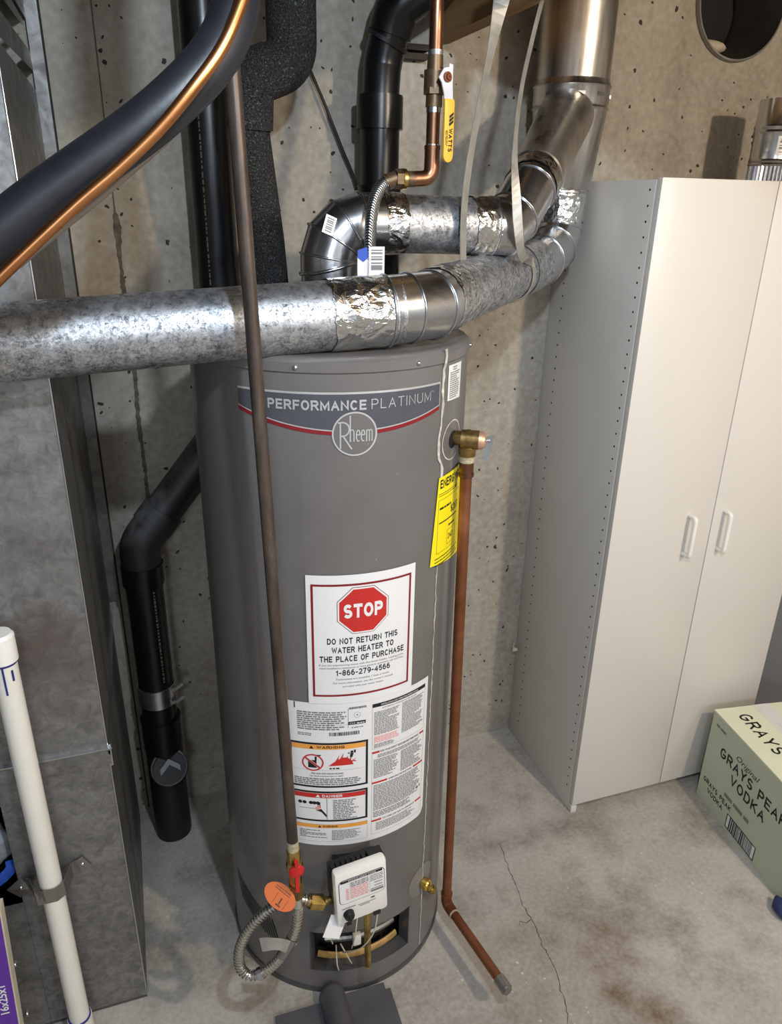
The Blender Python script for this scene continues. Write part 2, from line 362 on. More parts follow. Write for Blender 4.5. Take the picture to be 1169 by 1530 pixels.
def text2d(body, h, width=None, bold=0.0, align='L'):
    # outline text from the built-in font as 2D triangles; cap height h, stretched to width
    key = (body, bold)
    if key not in _tc:
        c = bpy.data.curves.new('t', 'FONT'); c.body = body; c.size = 1.0; c.offset = bold; c.resolution_u = 2
        o = bpy.data.objects.new('t', c); COL.objects.link(o); bpy.context.view_layer.update()
        me = bpy.data.meshes.new_from_object(o.evaluated_get(bpy.context.evaluated_depsgraph_get()))
        _tc[key] = ([(v.co.x, v.co.y) for v in me.vertices], [tuple(p.vertices) for p in me.polygons])
        bpy.data.objects.remove(o); bpy.data.curves.remove(c); bpy.data.meshes.remove(me)
    vs, fs = _tc[key]
    x0 = min(v[0] for v in vs); x1 = max(v[0] for v in vs); sy = h / 0.73; sx = sy if width is None else width / (x1 - x0)
    off = {'L': 0, 'C': -(x1 - x0) * sx / 2, 'R': -(x1 - x0) * sx}[align]
    return [((x - x0) * sx + off, y * sy) for x, y in vs], fs
def _arc(cx, cy, rx, ry, a0, a1, n=10): return [(cx + rx * math.cos(math.radians(a0 + (a1 - a0) * k / n)), cy + ry * math.sin(math.radians(a0 + (a1 - a0) * k / n))) for k in range(n + 1)]
_O = _arc(.5, .5, .5, .5, 90, 450, 28)
GL = {'A': (.66, [[(0, 0), (.5, 1), (1, 0)], [(.2, .33), (.8, .33)]]), 'B': (.6, [[(0, 0), (0, 1)], [(0, 1), (.6, 1)] + _arc(.6, .76, .36, .24, 90, -90) + [(0, .52)], [(0, .52), (.62, .52)] + _arc(.62, .26, .38, .26, 90, -90) + [(0, 0)]]),
 'C': (.64, [_arc(.5, .5, .5, .5, 40, 320, 22)]), 'D': (.64, [[(0, 0), (0, 1)], [(0, 1), (.45, 1)] + _arc(.45, .5, .55, .5, 90, -90, 16) + [(0, 0)]]), 'E': (.54, [[(0, 0), (0, 1)], [(0, 1), (1, 1)], [(0, .52), (.9, .52)], [(0, 0), (1, 0)]]),
 'F': (.52, [[(0, 0), (0, 1)], [(0, 1), (1, 1)], [(0, .5), (.88, .5)]]), 'G': (.66, [_arc(.5, .5, .5, .5, 40, 320, 22) + [(1, .25), (1, .45)], [(1, .45), (.58, .45)]]), 'H': (.64, [[(0, 0), (0, 1)], [(1, 0), (1, 1)], [(0, .52), (1, .52)]]), 'I': (0, [[(0, 0), (0, 1)]]),
 'K': (.62, [[(0, 0), (0, 1)], [(0, .38), (.95, 1)], [(.32, .58), (1, 0)]]), 'L': (.5, [[(0, 1), (0, 0)], [(0, 0), (1, 0)]]), 'M': (.78, [[(0, 0), (0, 1), (.5, .15), (1, 1), (1, 0)]]), 'N': (.64, [[(0, 0), (0, 1), (1, 0), (1, 1)]]), 'O': (.68, [_O]),
 'P': (.58, [[(0, 0), (0, 1)], [(0, 1), (.6, 1)] + _arc(.6, .73, .4, .27, 90, -90) + [(0, .46)]]), 'R': (.62, [[(0, 0), (0, 1)], [(0, 1), (.6, 1)] + _arc(.6, .74, .38, .26, 90, -90) + [(0, .48)], [(.55, .48), (1, 0)]]),
 'S': (.58, [_arc(.5, .745, .46, .255, 25, 270, 14) + _arc(.5, .25, .5, .25, 90, -155, 14)[1:]]), 'T': (.6, [[(0, 1), (1, 1)], [(.5, 1), (.5, 0)]]), 'U': (.62, [[(0, 1), (0, .32)] + _arc(.5, .32, .5, .32, 180, 360, 14) + [(1, 1)]]), 'V': (.64, [[(0, 1), (.5, 0), (1, 1)]]),
 'W': (.95, [[(0, 1), (.26, 0), (.5, .92), (.74, 0), (1, 1)]]), 'Y': (.64, [[(0, 1), (.5, .45), (1, 1)], [(.5, .45), (.5, 0)]]), '-': (.3, [[(0, .42), (1, .42)]]), ' ': (.25, []),
 '1': (.28, [[(0, .72), (.8, 1), (.8, 0)]]), '2': (.54, [_arc(.5, .7, .5, .3, 165, -35, 14) + [(0, 0), (1, 0)]]), '3': (.54, [_arc(.5, .75, .45, .25, 150, -90, 12), _arc(.5, .26, .5, .26, 90, -155, 12)]), '4': (.56, [[(.75, 0), (.75, 1), (0, .28), (1, .28)]]),
 '5': (.54, [[(.9, 1), (.15, 1), (.05, .52)] + _arc(.5, .32, .5, .32, 130, -150, 14)]), '6': (.54, [[(.85, .95)] + _arc(.55, .55, .55, .45, 95, 180, 6) + [(0, .32)], _arc(.5, .31, .5, .31, 90, 450, 20)]), '7': (.52, [[(0, 1), (1, 1), (.35, 0)]]), '8': (.54, [_arc(.5, .76, .44, .24, 90, 450, 18), _arc(.5, .26, .5, .26, 90, 450, 18)]),
 '9': (.54, [_arc(.5, .69, .5, .31, 90, 450, 20), [(1, .69), (1, .45)] + _arc(.45, .45, .55, .45, 0, -85, 6) + [(.15, .05)]]), '0': (.54, [_O]), '$': (.58, [_arc(.5, .72, .46, .2, 25, 270, 14) + _arc(.5, .28, .5, .22, 90, -155, 14)[1:], [(.5, -.05), (.5, 1.05)]])}
def block2d(body, h, width, t=.2, align='L', gap=.16):
    vs = []; fs = []; x = 0.0
    for ch in body:
        w, strokes = GL[ch]
        for st in strokes:
            P = [Vector((x + t / 2 + px * w, t / 2 + py * (1 - t))) for px, py in st]
            d0 = (P[1] - P[0]).normalized(); d1 = (P[-1] - P[-2]).normalized()
            if (P[0] - P[-1]).length > 1e-6:
                if max(abs(d0.x), abs(d0.y)) > .98 or len(P) < 6: P[0] = P[0] - d0 * t / 2
                if max(abs(d1.x), abs(d1.y)) > .98 or len(P) < 6: P[-1] = P[-1] + d1 * t / 2
            o = len(vs); n = len(P)
            for i in range(n):
                a = (P[i] - P[i - 1]).normalized() if i else d0; b = (P[i + 1] - P[i]).normalized() if i < n - 1 else d1
                if i == 0 and (P[0] - P[-1]).length < 1e-6: a = d1
                if i == n - 1 and (P[0] - P[-1]).length < 1e-6: b = d0
                nm = Vector((-(a.y + b.y), a.x + b.x)); nm = nm.normalized() if nm.length > 1e-6 else Vector((-a.y, a.x)); m = t / 2 / max(.45, nm.dot(Vector((-a.y, a.x))))
                q0 = P[i] + nm * m; q1 = P[i] - nm * m
                vs += [(q0.x, min(1.02, max(-.02, q0.y)) if ch != '$' else q0.y), (q1.x, min(1.02, max(-.02, q1.y)) if ch != '$' else q1.y)]
            fs += [(o + 2 * i, o + 2 * i + 1, o + 2 * i + 3, o + 2 * i + 2) for i in range(n - 1)]
        x += w + t + gap
    tot = x - gap; sx = width / tot; off = {'L': 0, 'C': -width / 2, 'R': -width}[align]
    return [(px * sx + off, py * h) for px, py in vs], fs
def words(rng, x0, x1, h):
    # widths of illegible word blocks in one line of fine print
    x = x0; out = []
    while x < x1 - h * 0.8:
        w = min(rng.uniform(1.2, 4.5) * h, x1 - x); out.append((x, x + w)); x += w + h * 0.55
    return out

# ------------------------------------------------------------------ setting
YW = 1.847
def build_setting():
    S = 'structure'
    m = MB(); m.box(-2.2, 3.2, -3.2, YW + 0.2, -0.1, 0.0); fl = m.build('floor', 'concrete_floor', None, 0); tag(fl, 'bare grey concrete basement floor with cracks and stains', kind=S)
    # floor crack: a thin ragged groove line
    pts = [(0.835, 1.40), (0.828, 1.354), (0.815, 1.288), (0.812, 1.25), (0.801, 1.205), (0.803, 1.17), (0.801, 1.134), (0.796, 1.10), (0.793, 1.069), (0.794, 1.04), (0.79, 1.016), (0.777, 0.969), (0.768, 0.93), (0.754, 0.897), (0.75, 0.84)]
    rng = random.Random(3); P = []
    for a, b in zip(pts, pts[1:]):
        for k in range(5): t = k / 5; P.append((a[0] + (b[0] - a[0]) * t + rng.uniform(-.003, .003), a[1] + (b[1] - a[1]) * t, 0.0004))
    m = MB(); m.ribbon(P, [rng.uniform(0.0004, 0.0019) for _ in P], 0.0006, (1, 0, 0))
    Q = [(0.80, 1.155, .0004), (0.785, 1.15, .0004), (0.772, 1.16, .0004), (0.765, 1.15, .0004)]; m.ribbon(Q, [.0015, .0012, .001, .0006], .0006, (0, 1, 0))
    o = m.build('crack', 'seam_dark', fl, 0)
    # back wall with a round hole for the flue thimble
    cx, cz, R = 1.557, 2.163, 0.135; m = MB(); x0, x1, z0, z1 = -2.2, 3.2, 0.0, 2.42; q = 0.2
    def quad(a, b, c, d): m.add([(a, YW, c), (b, YW, c), (b, YW, d), (a, YW, d)], [(0, 1, 2, 3)])
    quad(x0, cx - q, z0, z1); quad(cx + q, x1, z0, z1); quad(cx - q, cx + q, z0, cz - q); quad(cx - q, cx + q, cz + q, z1)
    n = 48; sq = []; ci = []
    for k in range(n):
        a = 2 * PI * k / n; c, s_ = math.cos(a), math.sin(a); e = q / max(abs(c), abs(s_)); sq.append((cx + c * e, YW, cz + s_ * e)); ci.append((cx + c * R, YW, cz + s_ * R))
    m.add(sq + ci, [(k, (k + 1) % n, n + (k + 1) % n, n + k) for k in range(n)])
    m.add([(x0, YW + .2, z0), (x1, YW + .2, z0), (x1, YW + .2, z1), (x0, YW + .2, z1)], [(0, 1, 2, 3)])
    w = m.build('wall_back', 'concrete_wall', None, 0); tag(w, 'poured concrete back wall with pits and form seams', kind=S)
    # form seams: thin line at left, ragged ridge in the bay behind the pipes
    m = MB(); m.box(-0.1035, -0.0995, YW - .0015, YW + .001, 0, 2.4); m.build('form_seam', 'seam_dark', w, 0)
    rng = random.Random(5); m = MB(); P = []; W = []
    for k in range(400):
        z = k * 0.006; low = z < 1.64; P.append((-0.004 + (noise.noise(Vector((z * 9, 0, 0))) * .004 + rng.uniform(-.0012, .0012) if low else 0), YW - .0006, z)); W.append(max(.003, .009 + noise.noise(Vector((z * 14, 3, 0))) * .012 + rng.uniform(-.002, .003)) if low else .0022)
    m.ribbon(P, W, 0.003, (1, 0, 0)); m.build('form_seam', 'dark_concrete', w, 0)
    # other walls and ceiling close the room
    m = MB(); m.box(-2.3, -2.2, -3.2, YW, 0, 2.42); tag(m.build('wall_left', 'painted_wall', None, 0), kind=S)
    m = MB(); m.box(1.93, 2.03, 0.85, YW, 0, 2.42); tag(m.build('wall_right', 'painted_wall', None, 0), 'smooth grey partition wall beside the white cabinet', kind=S)
    m = MB(); m.box(3.1, 3.2, -3.2, YW, 0, 2.42); tag(m.build('wall_side', 'painted_wall', None, 0), kind=S)
    m = MB(); m.box(-2.2, 3.2, -3.3, -3.2, 0, 2.42); tag(m.build('wall_front', 'painted_wall', None, 0), kind=S)
    m = MB(); m.box(-2.2, 3.2, -3.3, YW, 2.42, 2.5); ce = m.build('ceiling', 'dark_wood', None, 0); tag(ce, 'dark underside of the floor above', kind=S)
    m = MB(); m.box(-2.2, 3.1, -1.15, -0.85, 2.02, 2.42); tag(m.build('added_light_blocker_1', 'painted_wall', None, 0), 'added unseen beam blocking the fill lights behind the camera', kind=S)  # beam added out of view to keep fill light off the upper wall
    m = MB(); m.box(0.722, 0.762, -0.84, YW - .002, 2.012, 2.42)
    tag(m.build('ceiling_joist', 'wood', None, 0), 'rough wooden joist end above the copper pipe', 'joist')
    m = MB(); m.box(0.60, 0.70, YW - .03, YW - .002, 1.972, 1.984); m.box(0.60, 0.70, YW - .04, YW - .002, 1.988, 2.0); tag(m.build('wood_shim', 'dark_wood', None, 0), 'dark wooden shims under the joist by the black pipe', 'shim')
    # flue thimble set in the wall
    th = thing('wall_thimble', (cx, YW, cz), 'round metal flue thimble open in the concrete wall', 'flue pipe')
    mt = Matrix.Translation((cx, YW, cz)) @ Matrix.Rotation(PI / 2, 4, 'X')
    m = MB(); m.lathe([(R + .001, -0.001), (R + .002, .010), (R, .013), (R - .004, .013), (R - .005, .008), (R - .006, -.18)], 48, mt, close=False); part(m, 'sleeve', 'dull_zinc', th)
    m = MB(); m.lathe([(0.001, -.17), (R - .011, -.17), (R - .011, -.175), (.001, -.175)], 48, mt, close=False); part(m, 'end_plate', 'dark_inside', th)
    m = MB(); m.sphere((cx - .06, YW + .05, cz - R + .035), .05, 14, 8, (1.4, 1, .35)); part(m, 'debris', 'cream_card', th, label='pale insulation scrap lying in the thimble')
build_setting()

# ------------------------------------------------------------------ water heater
HX, HY, HR = 0.3529, 1.3777, 0.2584
def heater_xyz(s, z, lift=0.0):
    # s: arc length along the jacket from the point facing -y; positive to the right
    a = -PI / 2 + s / HR; r = HR + lift; return (HX + r * math.cos(a), HY + r * math.sin(a), z)
def sA(deg): return math.radians(deg + 90) * HR
class Wrap:
    """flat print laid on the curved jacket, in (s, z)"""
    def __init__(s, lift): s.m = MB(); s.lift = lift
    def col_fill(s, x0, x1, lo, hi, step=0.006):
        n = max(1, int(abs(x1 - x0) / step)); vs = []
        for i in range(n + 1):
            x = x0 + (x1 - x0) * i / n; vs += [heater_xyz(x, lo(x), s.lift), heater_xyz(x, hi(x), s.lift)]
        s.m.add(vs, [(2 * i, 2 * i + 2, 2 * i + 3, 2 * i + 1) for i in range(n)])
    def rect(s, x0, x1, z0, z1): s.col_fill(x0, x1, lambda x: z0, lambda x: z1)
    def frame(s, x0, x1, z0, z1, w):
        s.rect(x0, x1, z0, z0 + w); s.rect(x0, x1, z1 - w, z1); s.rect(x0, x0 + w, z0 + w, z1 - w); s.rect(x1 - w, x1, z0 + w, z1 - w)
    def poly(s, pts):
        xs = [p[0] for p in pts]
        def yy(x):
            hit = []
            for (a, b), (c, d) in zip(pts, pts[1:] + pts[:1]):
                if min(a, c) - 1e-9 <= x <= max(a, c) + 1e-9:
                    if abs(a - c) < 1e-9: hit += [b, d]
                    else: hit.append(b + (d - b) * (x - a) / (c - a))
            return hit
        keys = sorted(set(xs)); 
        for a, b in zip(keys, keys[1:]):
            if b - a > 1e-6: s.col_fill(a, b, lambda x: min(yy(x)), lambda x: max(yy(x)), 0.004)
    def ring(s, cx, cz, r0, r1, n=48, sx=1.0):
        vs = []
        for k in range(n):
            a = 2 * PI * k / n
            vs += [heater_xyz(cx + r0 * sx * math.cos(a), cz + r0 * math.sin(a), s.lift), heater_xyz(cx + r1 * sx * math.cos(a), cz + r1 * math.sin(a), s.lift)]
        s.m.add(vs, [(2 * k, 2 * k + 1, 2 * ((k + 1) % n) + 1, 2 * ((k + 1) % n)) for k in range(n)])
    def disc(s, cx, cz, r, n=32): s.poly([(cx + r * math.cos(2 * PI * k / n), cz + r * math.sin(2 * PI * k / n)) for k in range(n)])
    def text(s, body, x, z, h, width=None, bold=0.0, align='L', tilt=0.0):
        vs, fs = text2d(body, h, width, bold, align)
        s.m.add([heater_xyz(x + vx, z + vy + vx * tilt, s.lift) for vx, vy in vs], fs)
    def block(s, body, x, z, h, width, t=.2, align='L', gap=.16):
        vs, fs = block2d(body, h, width, t, align, gap); s.m.add([heater_xyz(x + vx, z + vy, s.lift) for vx, vy in vs], fs)
    def fine(s, x0, x1, z0, z1, rows, seed=1, fill=0.55, ragged=0.15):
        rng = random.Random(seed); p = (z1 - z0) / rows
        for i in range(rows):
            z = z1 - (i + 1) * p; xe = x1 - rng.random() * ragged * (x1 - x0) * (1 if rng.random() < .7 else 3)
            for a, b in words(rng, x0, max(x0 + p, xe), p * fill): s.rect(a, b, z, z + p * fill)
    def barcode(s, x0, x1, z0, z1, seed=2, vertical=False):
        rng = random.Random(seed); x = x0
        while x < x1:
            w = rng.choice((.5, .5, 1, 1.5)) * (x1 - x0) / 60; s.rect(x, min(x1, x + w), z0, z1); x += w + rng.choice((.5, 1, 1)) * (x1 - x0) / 60
    def out(s, name, mat, parent): return part(s.m, name, mat, parent, 0)

def build_heater():
    H = thing('water_heater', (HX, HY, 0), 'tall dark grey gas water heater standing on the concrete floor', 'water heater')
    # jacket with burner opening
    m = MB(); A0, A1 = math.radians(-118), math.radians(-65); oz0, oz1 = 0.068, 0.188
    angs = sorted([A0, A1] + [A0 + (A1 - A0) * k / 14 for k in range(1, 14)] + [A1 + (2 * PI - (A1 - A0)) * k / 70 for k in range(1, 70)])
    zs = [0.012, 0.03, oz0, oz1, 0.22, 0.5, 0.9, 1.2, 1.40, 1.428]
    vs = []; fs = []; n = len(angs)
    for z in zs:
        for a in angs: vs.append((HX + HR * math.cos(a), HY + HR * math.sin(a), z))
    for i in range(len(zs) - 1):
        for k in range(n):
            k2 = (k + 1) % n; mid = angs[k] + 1e-4
            if zs[i] >= oz0 - 1e-6 and zs[i + 1] <= oz1 + 1e-6 and A0 - 1e-6 <= mid < A1 - 1e-3: continue
            fs.append((i * n + k, i * n + k2, (i + 1) * n + k2, (i + 1) * n + k))
    m.add(vs, fs); jk = part(m, 'jacket', 'heater_paint', H)
    T = Matrix.Translation((HX, HY, 0))
    m = MB(); m.lathe([(HR - .05, 0), (HR + .003, 0), (HR + .004, .006), (HR + .002, .013), (HR - .05, .013)], 72, T, close=False); part(m, 'base_ring', 'heater_dark', H)
    m = MB(); m.lathe([(HR, 1.426), (HR + .003, 1.429), (HR + .003, 1.444), (HR - .003, 1.4495), (HR - .012, 1.4515), (HR - .03, 1.450), (.001, 1.450)], 72, T, close=False); cp = part(m, 'top_cap', 'heater_paint', H)
    for ang in (-116.5, -71.4, -161, -26, 20):
        a = math.radians(ang); m = MB(); m.sphere((HX + (HR + .003) * math.cos(a), HY + (HR + .003) * math.sin(a), 1.4365), .0042, 10, 6); part(m, 'screw', 'zinc', cp)
    # opening lip and combustion chamber inside
    m = MB()
    for a in (A0, A1): m.box(-.0015, .0015, -HR - .0005, -HR + .03, oz0, oz1, T @ Matrix.Rotation(a + PI / 2, 4, 'Z'))
    for z in (oz0, oz1): m.lathe([(HR, z - .001), (HR, z + .001), (HR - .03, z + .001), (HR - .03, z - .001), (HR, z - .001)], 16, T, (A0, A1))
    part(m, 'opening_lip', 'heater_dark', H)
    m = MB(); m.lathe([(HR - .075, .0), (HR - .075, .30)], 40, T, (math.radians(-150), math.radians(-30))); m.lathe([(HR - .0755, .015), (HR - .004, .02)], 40, T, (math.radians(-150), math.radians(-30))); m.lathe([(HR - .0755, .26), (HR - .002, .26)], 40, T, (math.radians(-150), math.radians(-30))); part(m, 'chamber', 'chamber_metal', H)
    def hp(deg, r, z): a = math.radians(deg); return (HX + r * math.cos(a), HY + r * math.sin(a), z)
    m = MB(); m.sweep([hp(d, HR - .03, .078 + (d + 95) ** 2 * .000012) for d in range(-116, -64, 4)], .011, 10, flat=(.010, .005)); part(m, 'burner_tray_rim', 'tan_rust', H)
    m = MB(); m.sweep([hp(d, HR - .045, .118) for d in range(-112, -64, 4)], .010, 10); part(m, 'manifold_tube', 'dull_zinc', H)
    m = MB(); m.box(-.028, .028, -.012, 0, -.032, .032, Matrix.Translation(hp(-78, HR - .060, .132)) @ Matrix.Rotation(math.radians(12), 4, 'Z')); part(m, 'sight_frame', 'dull_zinc', H, bevel=.002)
    m = MB(); m.box(-.018, .018, -.016, -.011, -.018, .018, Matrix.Translation(hp(-78, HR - .060, .135)) @ Matrix.Rotation(math.radians(12), 4, 'Z')); part(m, 'sight_glass', 'dark_inside', H)
    m = MB(); m.sphere(hp(-107, HR - .030, .150), .013, 12, 8, (1, .7, .8)); part(m, 'grommet', 'rusty', H)
    m = MB(); m.box(-.009, .009, -.006, .006, -.016, .016, Matrix.Translation(hp(-94, HR - .022, .135))); part(m, 'igniter_block', 'white_plastic', H, bevel=.002)
    # vertical jacket seam with ragged sealant
    rng = random.Random(11); P = []; W = []
    for k in range(120):
        z = 1.452 - k * 0.012; d = -57.0 + rng.uniform(-.35, .35) + (0 if z > 1.25 else 1.5)
        if 1.235 < z < 1.325: d -= 1.3 * math.sin((z - 1.235) / .09 * PI)
        P.append(heater_xyz(sA(d), max(z, .014), .0045 if z > 1.424 else .0014)); W.append(rng.uniform(.003, .008) if z > 1.2 else rng.uniform(.0006, .0026))
    m = MB(); m.ribbon(P, W, .0012, (0.84, 0.54, 0)); part(m, 'seam_sealant', 'caulk', H, 0)
    # raised ring around the relief valve hole, and around the drain
    w = Wrap(.0008); w.ring(sA(-47.5), 1.283, .035, .0375); w.out('valve_plate_edge', 'caulk', H)
    w = Wrap(.0006); w.disc(sA(-47.5), 1.283, .035); w.out('valve_plate', 'heater_paint', H)
    w = Wrap(.0010); w.disc(sA(-47.0), 1.283, .0165); w.out('valve_hole', 'dark_inside', H)
    w = Wrap(.0006); w.disc(sA(-56.5), .240, .043); w.out('drain_plate', 'drain_paint', H)
    # air louvres low on the left
    w = Wrap(.0008)
    for k in range(16):
        d0 = -168 + k * 1.9; z0 = .235 - k * .004
        w.poly([(sA(d0), z0 + .012), (sA(d0 + .7), z0 + .012), (sA(d0 + 5.7), z0 - .065), (sA(d0 + 5.0), z0 - .065)])
    lv = w.out('air_louvres', 'dark_inside', H); lv['kind'] = 'stuff'
    # brand band
    zb = lambda x: 1.335 + 1.72e-5 * (math.degrees(x / HR) - 90 + 96) ** 2
    x0, x1 = sA(-140), sA(-58.9)
    w = Wrap(.0006); w.col_fill(x0, x1, lambda x: zb(x), lambda x: 1.395); band = w.out('brand_band', 'decal_slate', H)
    w = Wrap(.0009); w.col_fill(x0, x1, lambda x: 1.3945, lambda x: 1.398); w.col_fill(x0, x1, lambda x: zb(x) - .002, lambda x: zb(x)); w.rect(x1 - .0008, x1 + .0008, zb(x1), 1.397); w.out('silver_line', 'decal_silver', band)
    w = Wrap(.0009); w.col_fill(x0, x1, lambda x: zb(x) - .0085, lambda x: zb(x) - .002); w.out('red_line', 'print_dark_red', band)
    w = Wrap(.0011); w.block('PERFORMANCE', sA(-127.4), 1.3685, .0165, sA(-91.8) - sA(-127.4), .2); w.block('PLATINUM', sA(-89.9), 1.3690, .0165, sA(-64.2) - sA(-89.9), .085, gap=.24); w.text('TM', sA(-63.9), 1.383, .003); w.out('lettering', 'decal_silver', band)
    cx, cz = sA(-96), 1.329
    w = Wrap(.0013); w.disc(cx, cz, .0365); lg = w.out('round_emblem', 'heater_paint', H)
    w = Wrap(.0016); w.ring(cx, cz, .0345, .0372); 
    def stk(pts, ww):
        for (ax_, az_), (bx_, bz_) in zip(pts, pts[1:]):
            dx, dz = bx_ - ax_, bz_ - az_; L_ = max(1e-9, math.hypot(dx, dz)); nx, nz = -dz / L_ * ww / 2, dx / L_ * ww / 2
            w.m.add([heater_xyz(cx + ax_ + nx, cz + az_ + nz, w.lift), heater_xyz(cx + ax_ - nx, cz + az_ - nz, w.lift), heater_xyz(cx + bx_ - nx, cz + bz_ - nz, w.lift), heater_xyz(cx + bx_ + nx, cz + bz_ + nz, w.lift)], [(0, 1, 2, 3)])
    stk([(-.0235, -.024), (-.0235, .019)], .0022); stk([(-.0275, .019), (-.020, .020)] + [(x_ * .011 - .020, .0085 + y_ * .0115) for x_, y_ in _arc(0, 0, 1, 1, 90, -90, 10)] + [(-.0235, -.003)], .0024); stk([(-.019, -.003), (-.005, -.0255)], .0024)
    stk([(-.0075, .031), (-.0075, -.013)], .0020); stk([(-.0075, -.001)] + _arc(-.0045, .003, .003, .0045, 180, 0, 8) + [(-.0015, -.013)], .0018)
    for ex in (.0055, .0135): stk([(ex - .003, -.0015), (ex + .003, -.0015)] + _arc(ex, -.0030, .0030, .0095, 10, 305, 14), .0018)
    stk([(.0195, -.013), (.0195, .0065)], .0018); stk([(.0195, .001)] + _arc(.0218, .0025, .0023, .004, 180, 0, 6) + [(.0241, -.013)], .0016); stk([(.0241, .001)] + _arc(.0264, .0025, .0023, .004, 180, 0, 6) + [(.0287, -.013)], .0016); w.text('R', cx + .022, cz - .019, .002)
    w.out('lettering', 'decal_silver', lg)
    # small white label top right
    w = Wrap(.0007); w.poly([(sA(-53.4), 1.359), (sA(-42.1), 1.357), (sA(-42.0), 1.421), (sA(-53.3), 1.421)]); lb = w.out('rating_sticker', 'label_white', H)
    w = Wrap(.001); w.fine(sA(-52), sA(-43.4), 1.362, 1.410, 13, 4); w.fine(sA(-50), sA(-45), 1.411, 1.419, 2, 5); w.out('fine_print', 'print_grey', lb)
    # yellow energy sheet
    w = Wrap(.0026); w.poly([(sA(-61), 1.050), (sA(-28.5), 1.030), (sA(-31.5), 1.226), (sA(-57.3), 1.222)]); eg = w.out('energy_sheet', 'print_yellow', H)
    w = Wrap(.0031)
    w.block('ENERGY', sA(-56.3), 1.2, .017, .063, .2); w.block('GUIDE', sA(-41.2), 1.2, .017, .040, .2); w.rect(sA(-42.2), sA(-41.5), 1.188, 1.214)
    w.poly([(sA(-43.0), 1.189), (sA(-41.85), 1.182), (sA(-40.7), 1.189)])
    w.block('$263', sA(-46.5), 1.140, .016, .034, .16); w.rect(sA(-56), sA(-39.5), 1.130, 1.1325); w.block('242', sA(-48), 1.088, .011, .022, .16)
    w.fine(sA(-57), sA(-36), 1.185, 1.193, 2, 6, .3); w.fine(sA(-56), sA(-46), 1.158, 1.166, 1, 7, .5); w.frame(sA(-57), sA(-37), 1.07, 1.178, .0006); w.frame(sA(-49), sA(-40), 1.078, 1.108, .0006); w.fine(sA(-58), sA(-34), 1.045, 1.066, 3, 8, .3); w.fine(sA(-48), sA(-41), 1.115, 1.122, 1, 18, .5)
    w.out('lettering', 'print_black', eg)
    # STOP label
    w = Wrap(.0022); w.rect(sA(-115.2), sA(-69.4), .803, 1.074); st = w.out('stop_label', 'label_white', H)
    w = Wrap(.0026); w.frame(sA(-113.3), sA(-71.5), .8195, 1.0565, .0042); w.out('red_border', 'print_dark_red', st)
    cx, cz = sA(-92.6), 1.0015; oc = lambda r: [(cx + r / math.cos(PI / 8) * math.cos(PI / 8 + k * PI / 4), cz + r / math.cos(PI / 8) * math.sin(PI / 8 + k * PI / 4)) for k in range(8)]
    w = Wrap(.0026); w.poly(oc(.0475)); w.out('octagon_edge', 'print_dark_red', st)
    w = Wrap(.0029); w.poly(oc(.0464)); w.out('octagon_line', 'label_white', st)
    w = Wrap(.0032); w.poly(oc(.0435)); w.out('octagon', 'print_red', st)
    w = Wrap(.0036); w.block('STOP', cx, .9875, .0285, .072, .24, 'C', .13); w.out('stop_lettering', 'label_white', st)
    w = Wrap(.0026)
    for b, d0, d1, z in (('DO NOT RETURN THIS', -107.2, -77.6, .9335), ('WATER HEATER TO', -105.4, -79.4, .9145), ('THE PLACE OF PURCHASE', -110.3, -74.4, .8955)): w.block(b, sA(d0), z, .0128, sA(d1) - sA(d0), .2)
    w.block('1-866-279-4566', sA(-103.8), .8655, .0125, sA(-80.8) - sA(-103.8), .19); w.out('lettering', 'print_black', st)
    w = Wrap(.0026)
    for b, d0, d1, z in (('If you are experiencing issues with this water heater, missing parts,', -110.5, -74.4, .8872), ('need installation assistance or have general questions call toll free:', -110.5, -74.4, .8805), ('Technicians are available 7 days a week.', -103.9, -81, .8555), ('For more information, see the owner\'s manual', -105, -79.5, .8475), ('provided with your water heater.', -101, -83.5, .8395)): w.text(b, sA(d0), z, .0042, sA(d1) - sA(d0), .004)
    w.out('fine_print', 'print_grey', st)
    # big instruction label
    zl, zh = .4475, .8035; xl, xr = sA(-127), sA(-58.3); rc = .018
    w = Wrap(.001); w.col_fill(xl, xr, lambda x: zl + (rc - math.sqrt(max(0, rc * rc - max(0, x - (xr - rc)) ** 2))), lambda x: zh); il = w.out('instruction_label', 'label_white', H)
    K = Wrap(.0014); G = Wrap(.0014); Rr = Wrap(.0014); Or = Wrap(.0014); W2 = Wrap(.0018); K2 = Wrap(.0018); Pk = Wrap(.0014)
    L0, L1 = sA(-124.5), sA(-90.2)
    # rating plate
    K.rect(sA(-121.8), sA(-121.3), .789, .803); G.fine(sA(-120.6), sA(-99.5), .741, .785, 9, 21, .62); G.rect(sA(-120.5), sA(-99), .7525, .753); G.rect(sA(-99), sA(-98.8), .745, .79); G.rect(sA(-107.5), sA(-107.3), .742, .765)
    K.barcode(sA(-107), sA(-94), .727, .7355, 5); K.barcode(sA(-98.5), sA(-91), .787, .792, 6); K.rect(sA(-99), sA(-91.3), .751, .7585); W2.text('CSA', sA(-98.3), .753, .0035, .012); W2.fine(sA(-95.2), sA(-91.8), .753, .757, 1, 4); G.ring(sA(-95), .773, .006, .0066, 20); G.disc(sA(-95), .773, .0018, 8); G.fine(sA(-97.5), sA(-92), .743, .747, 1, 9); G.fine(sA(-120.5), sA(-114), .727, .735, 2, 10)
    # warning box
    def rbox(x0, x1, z0, z1, w_=.0045): K.frame(x0, x1, z0, z1, w_)
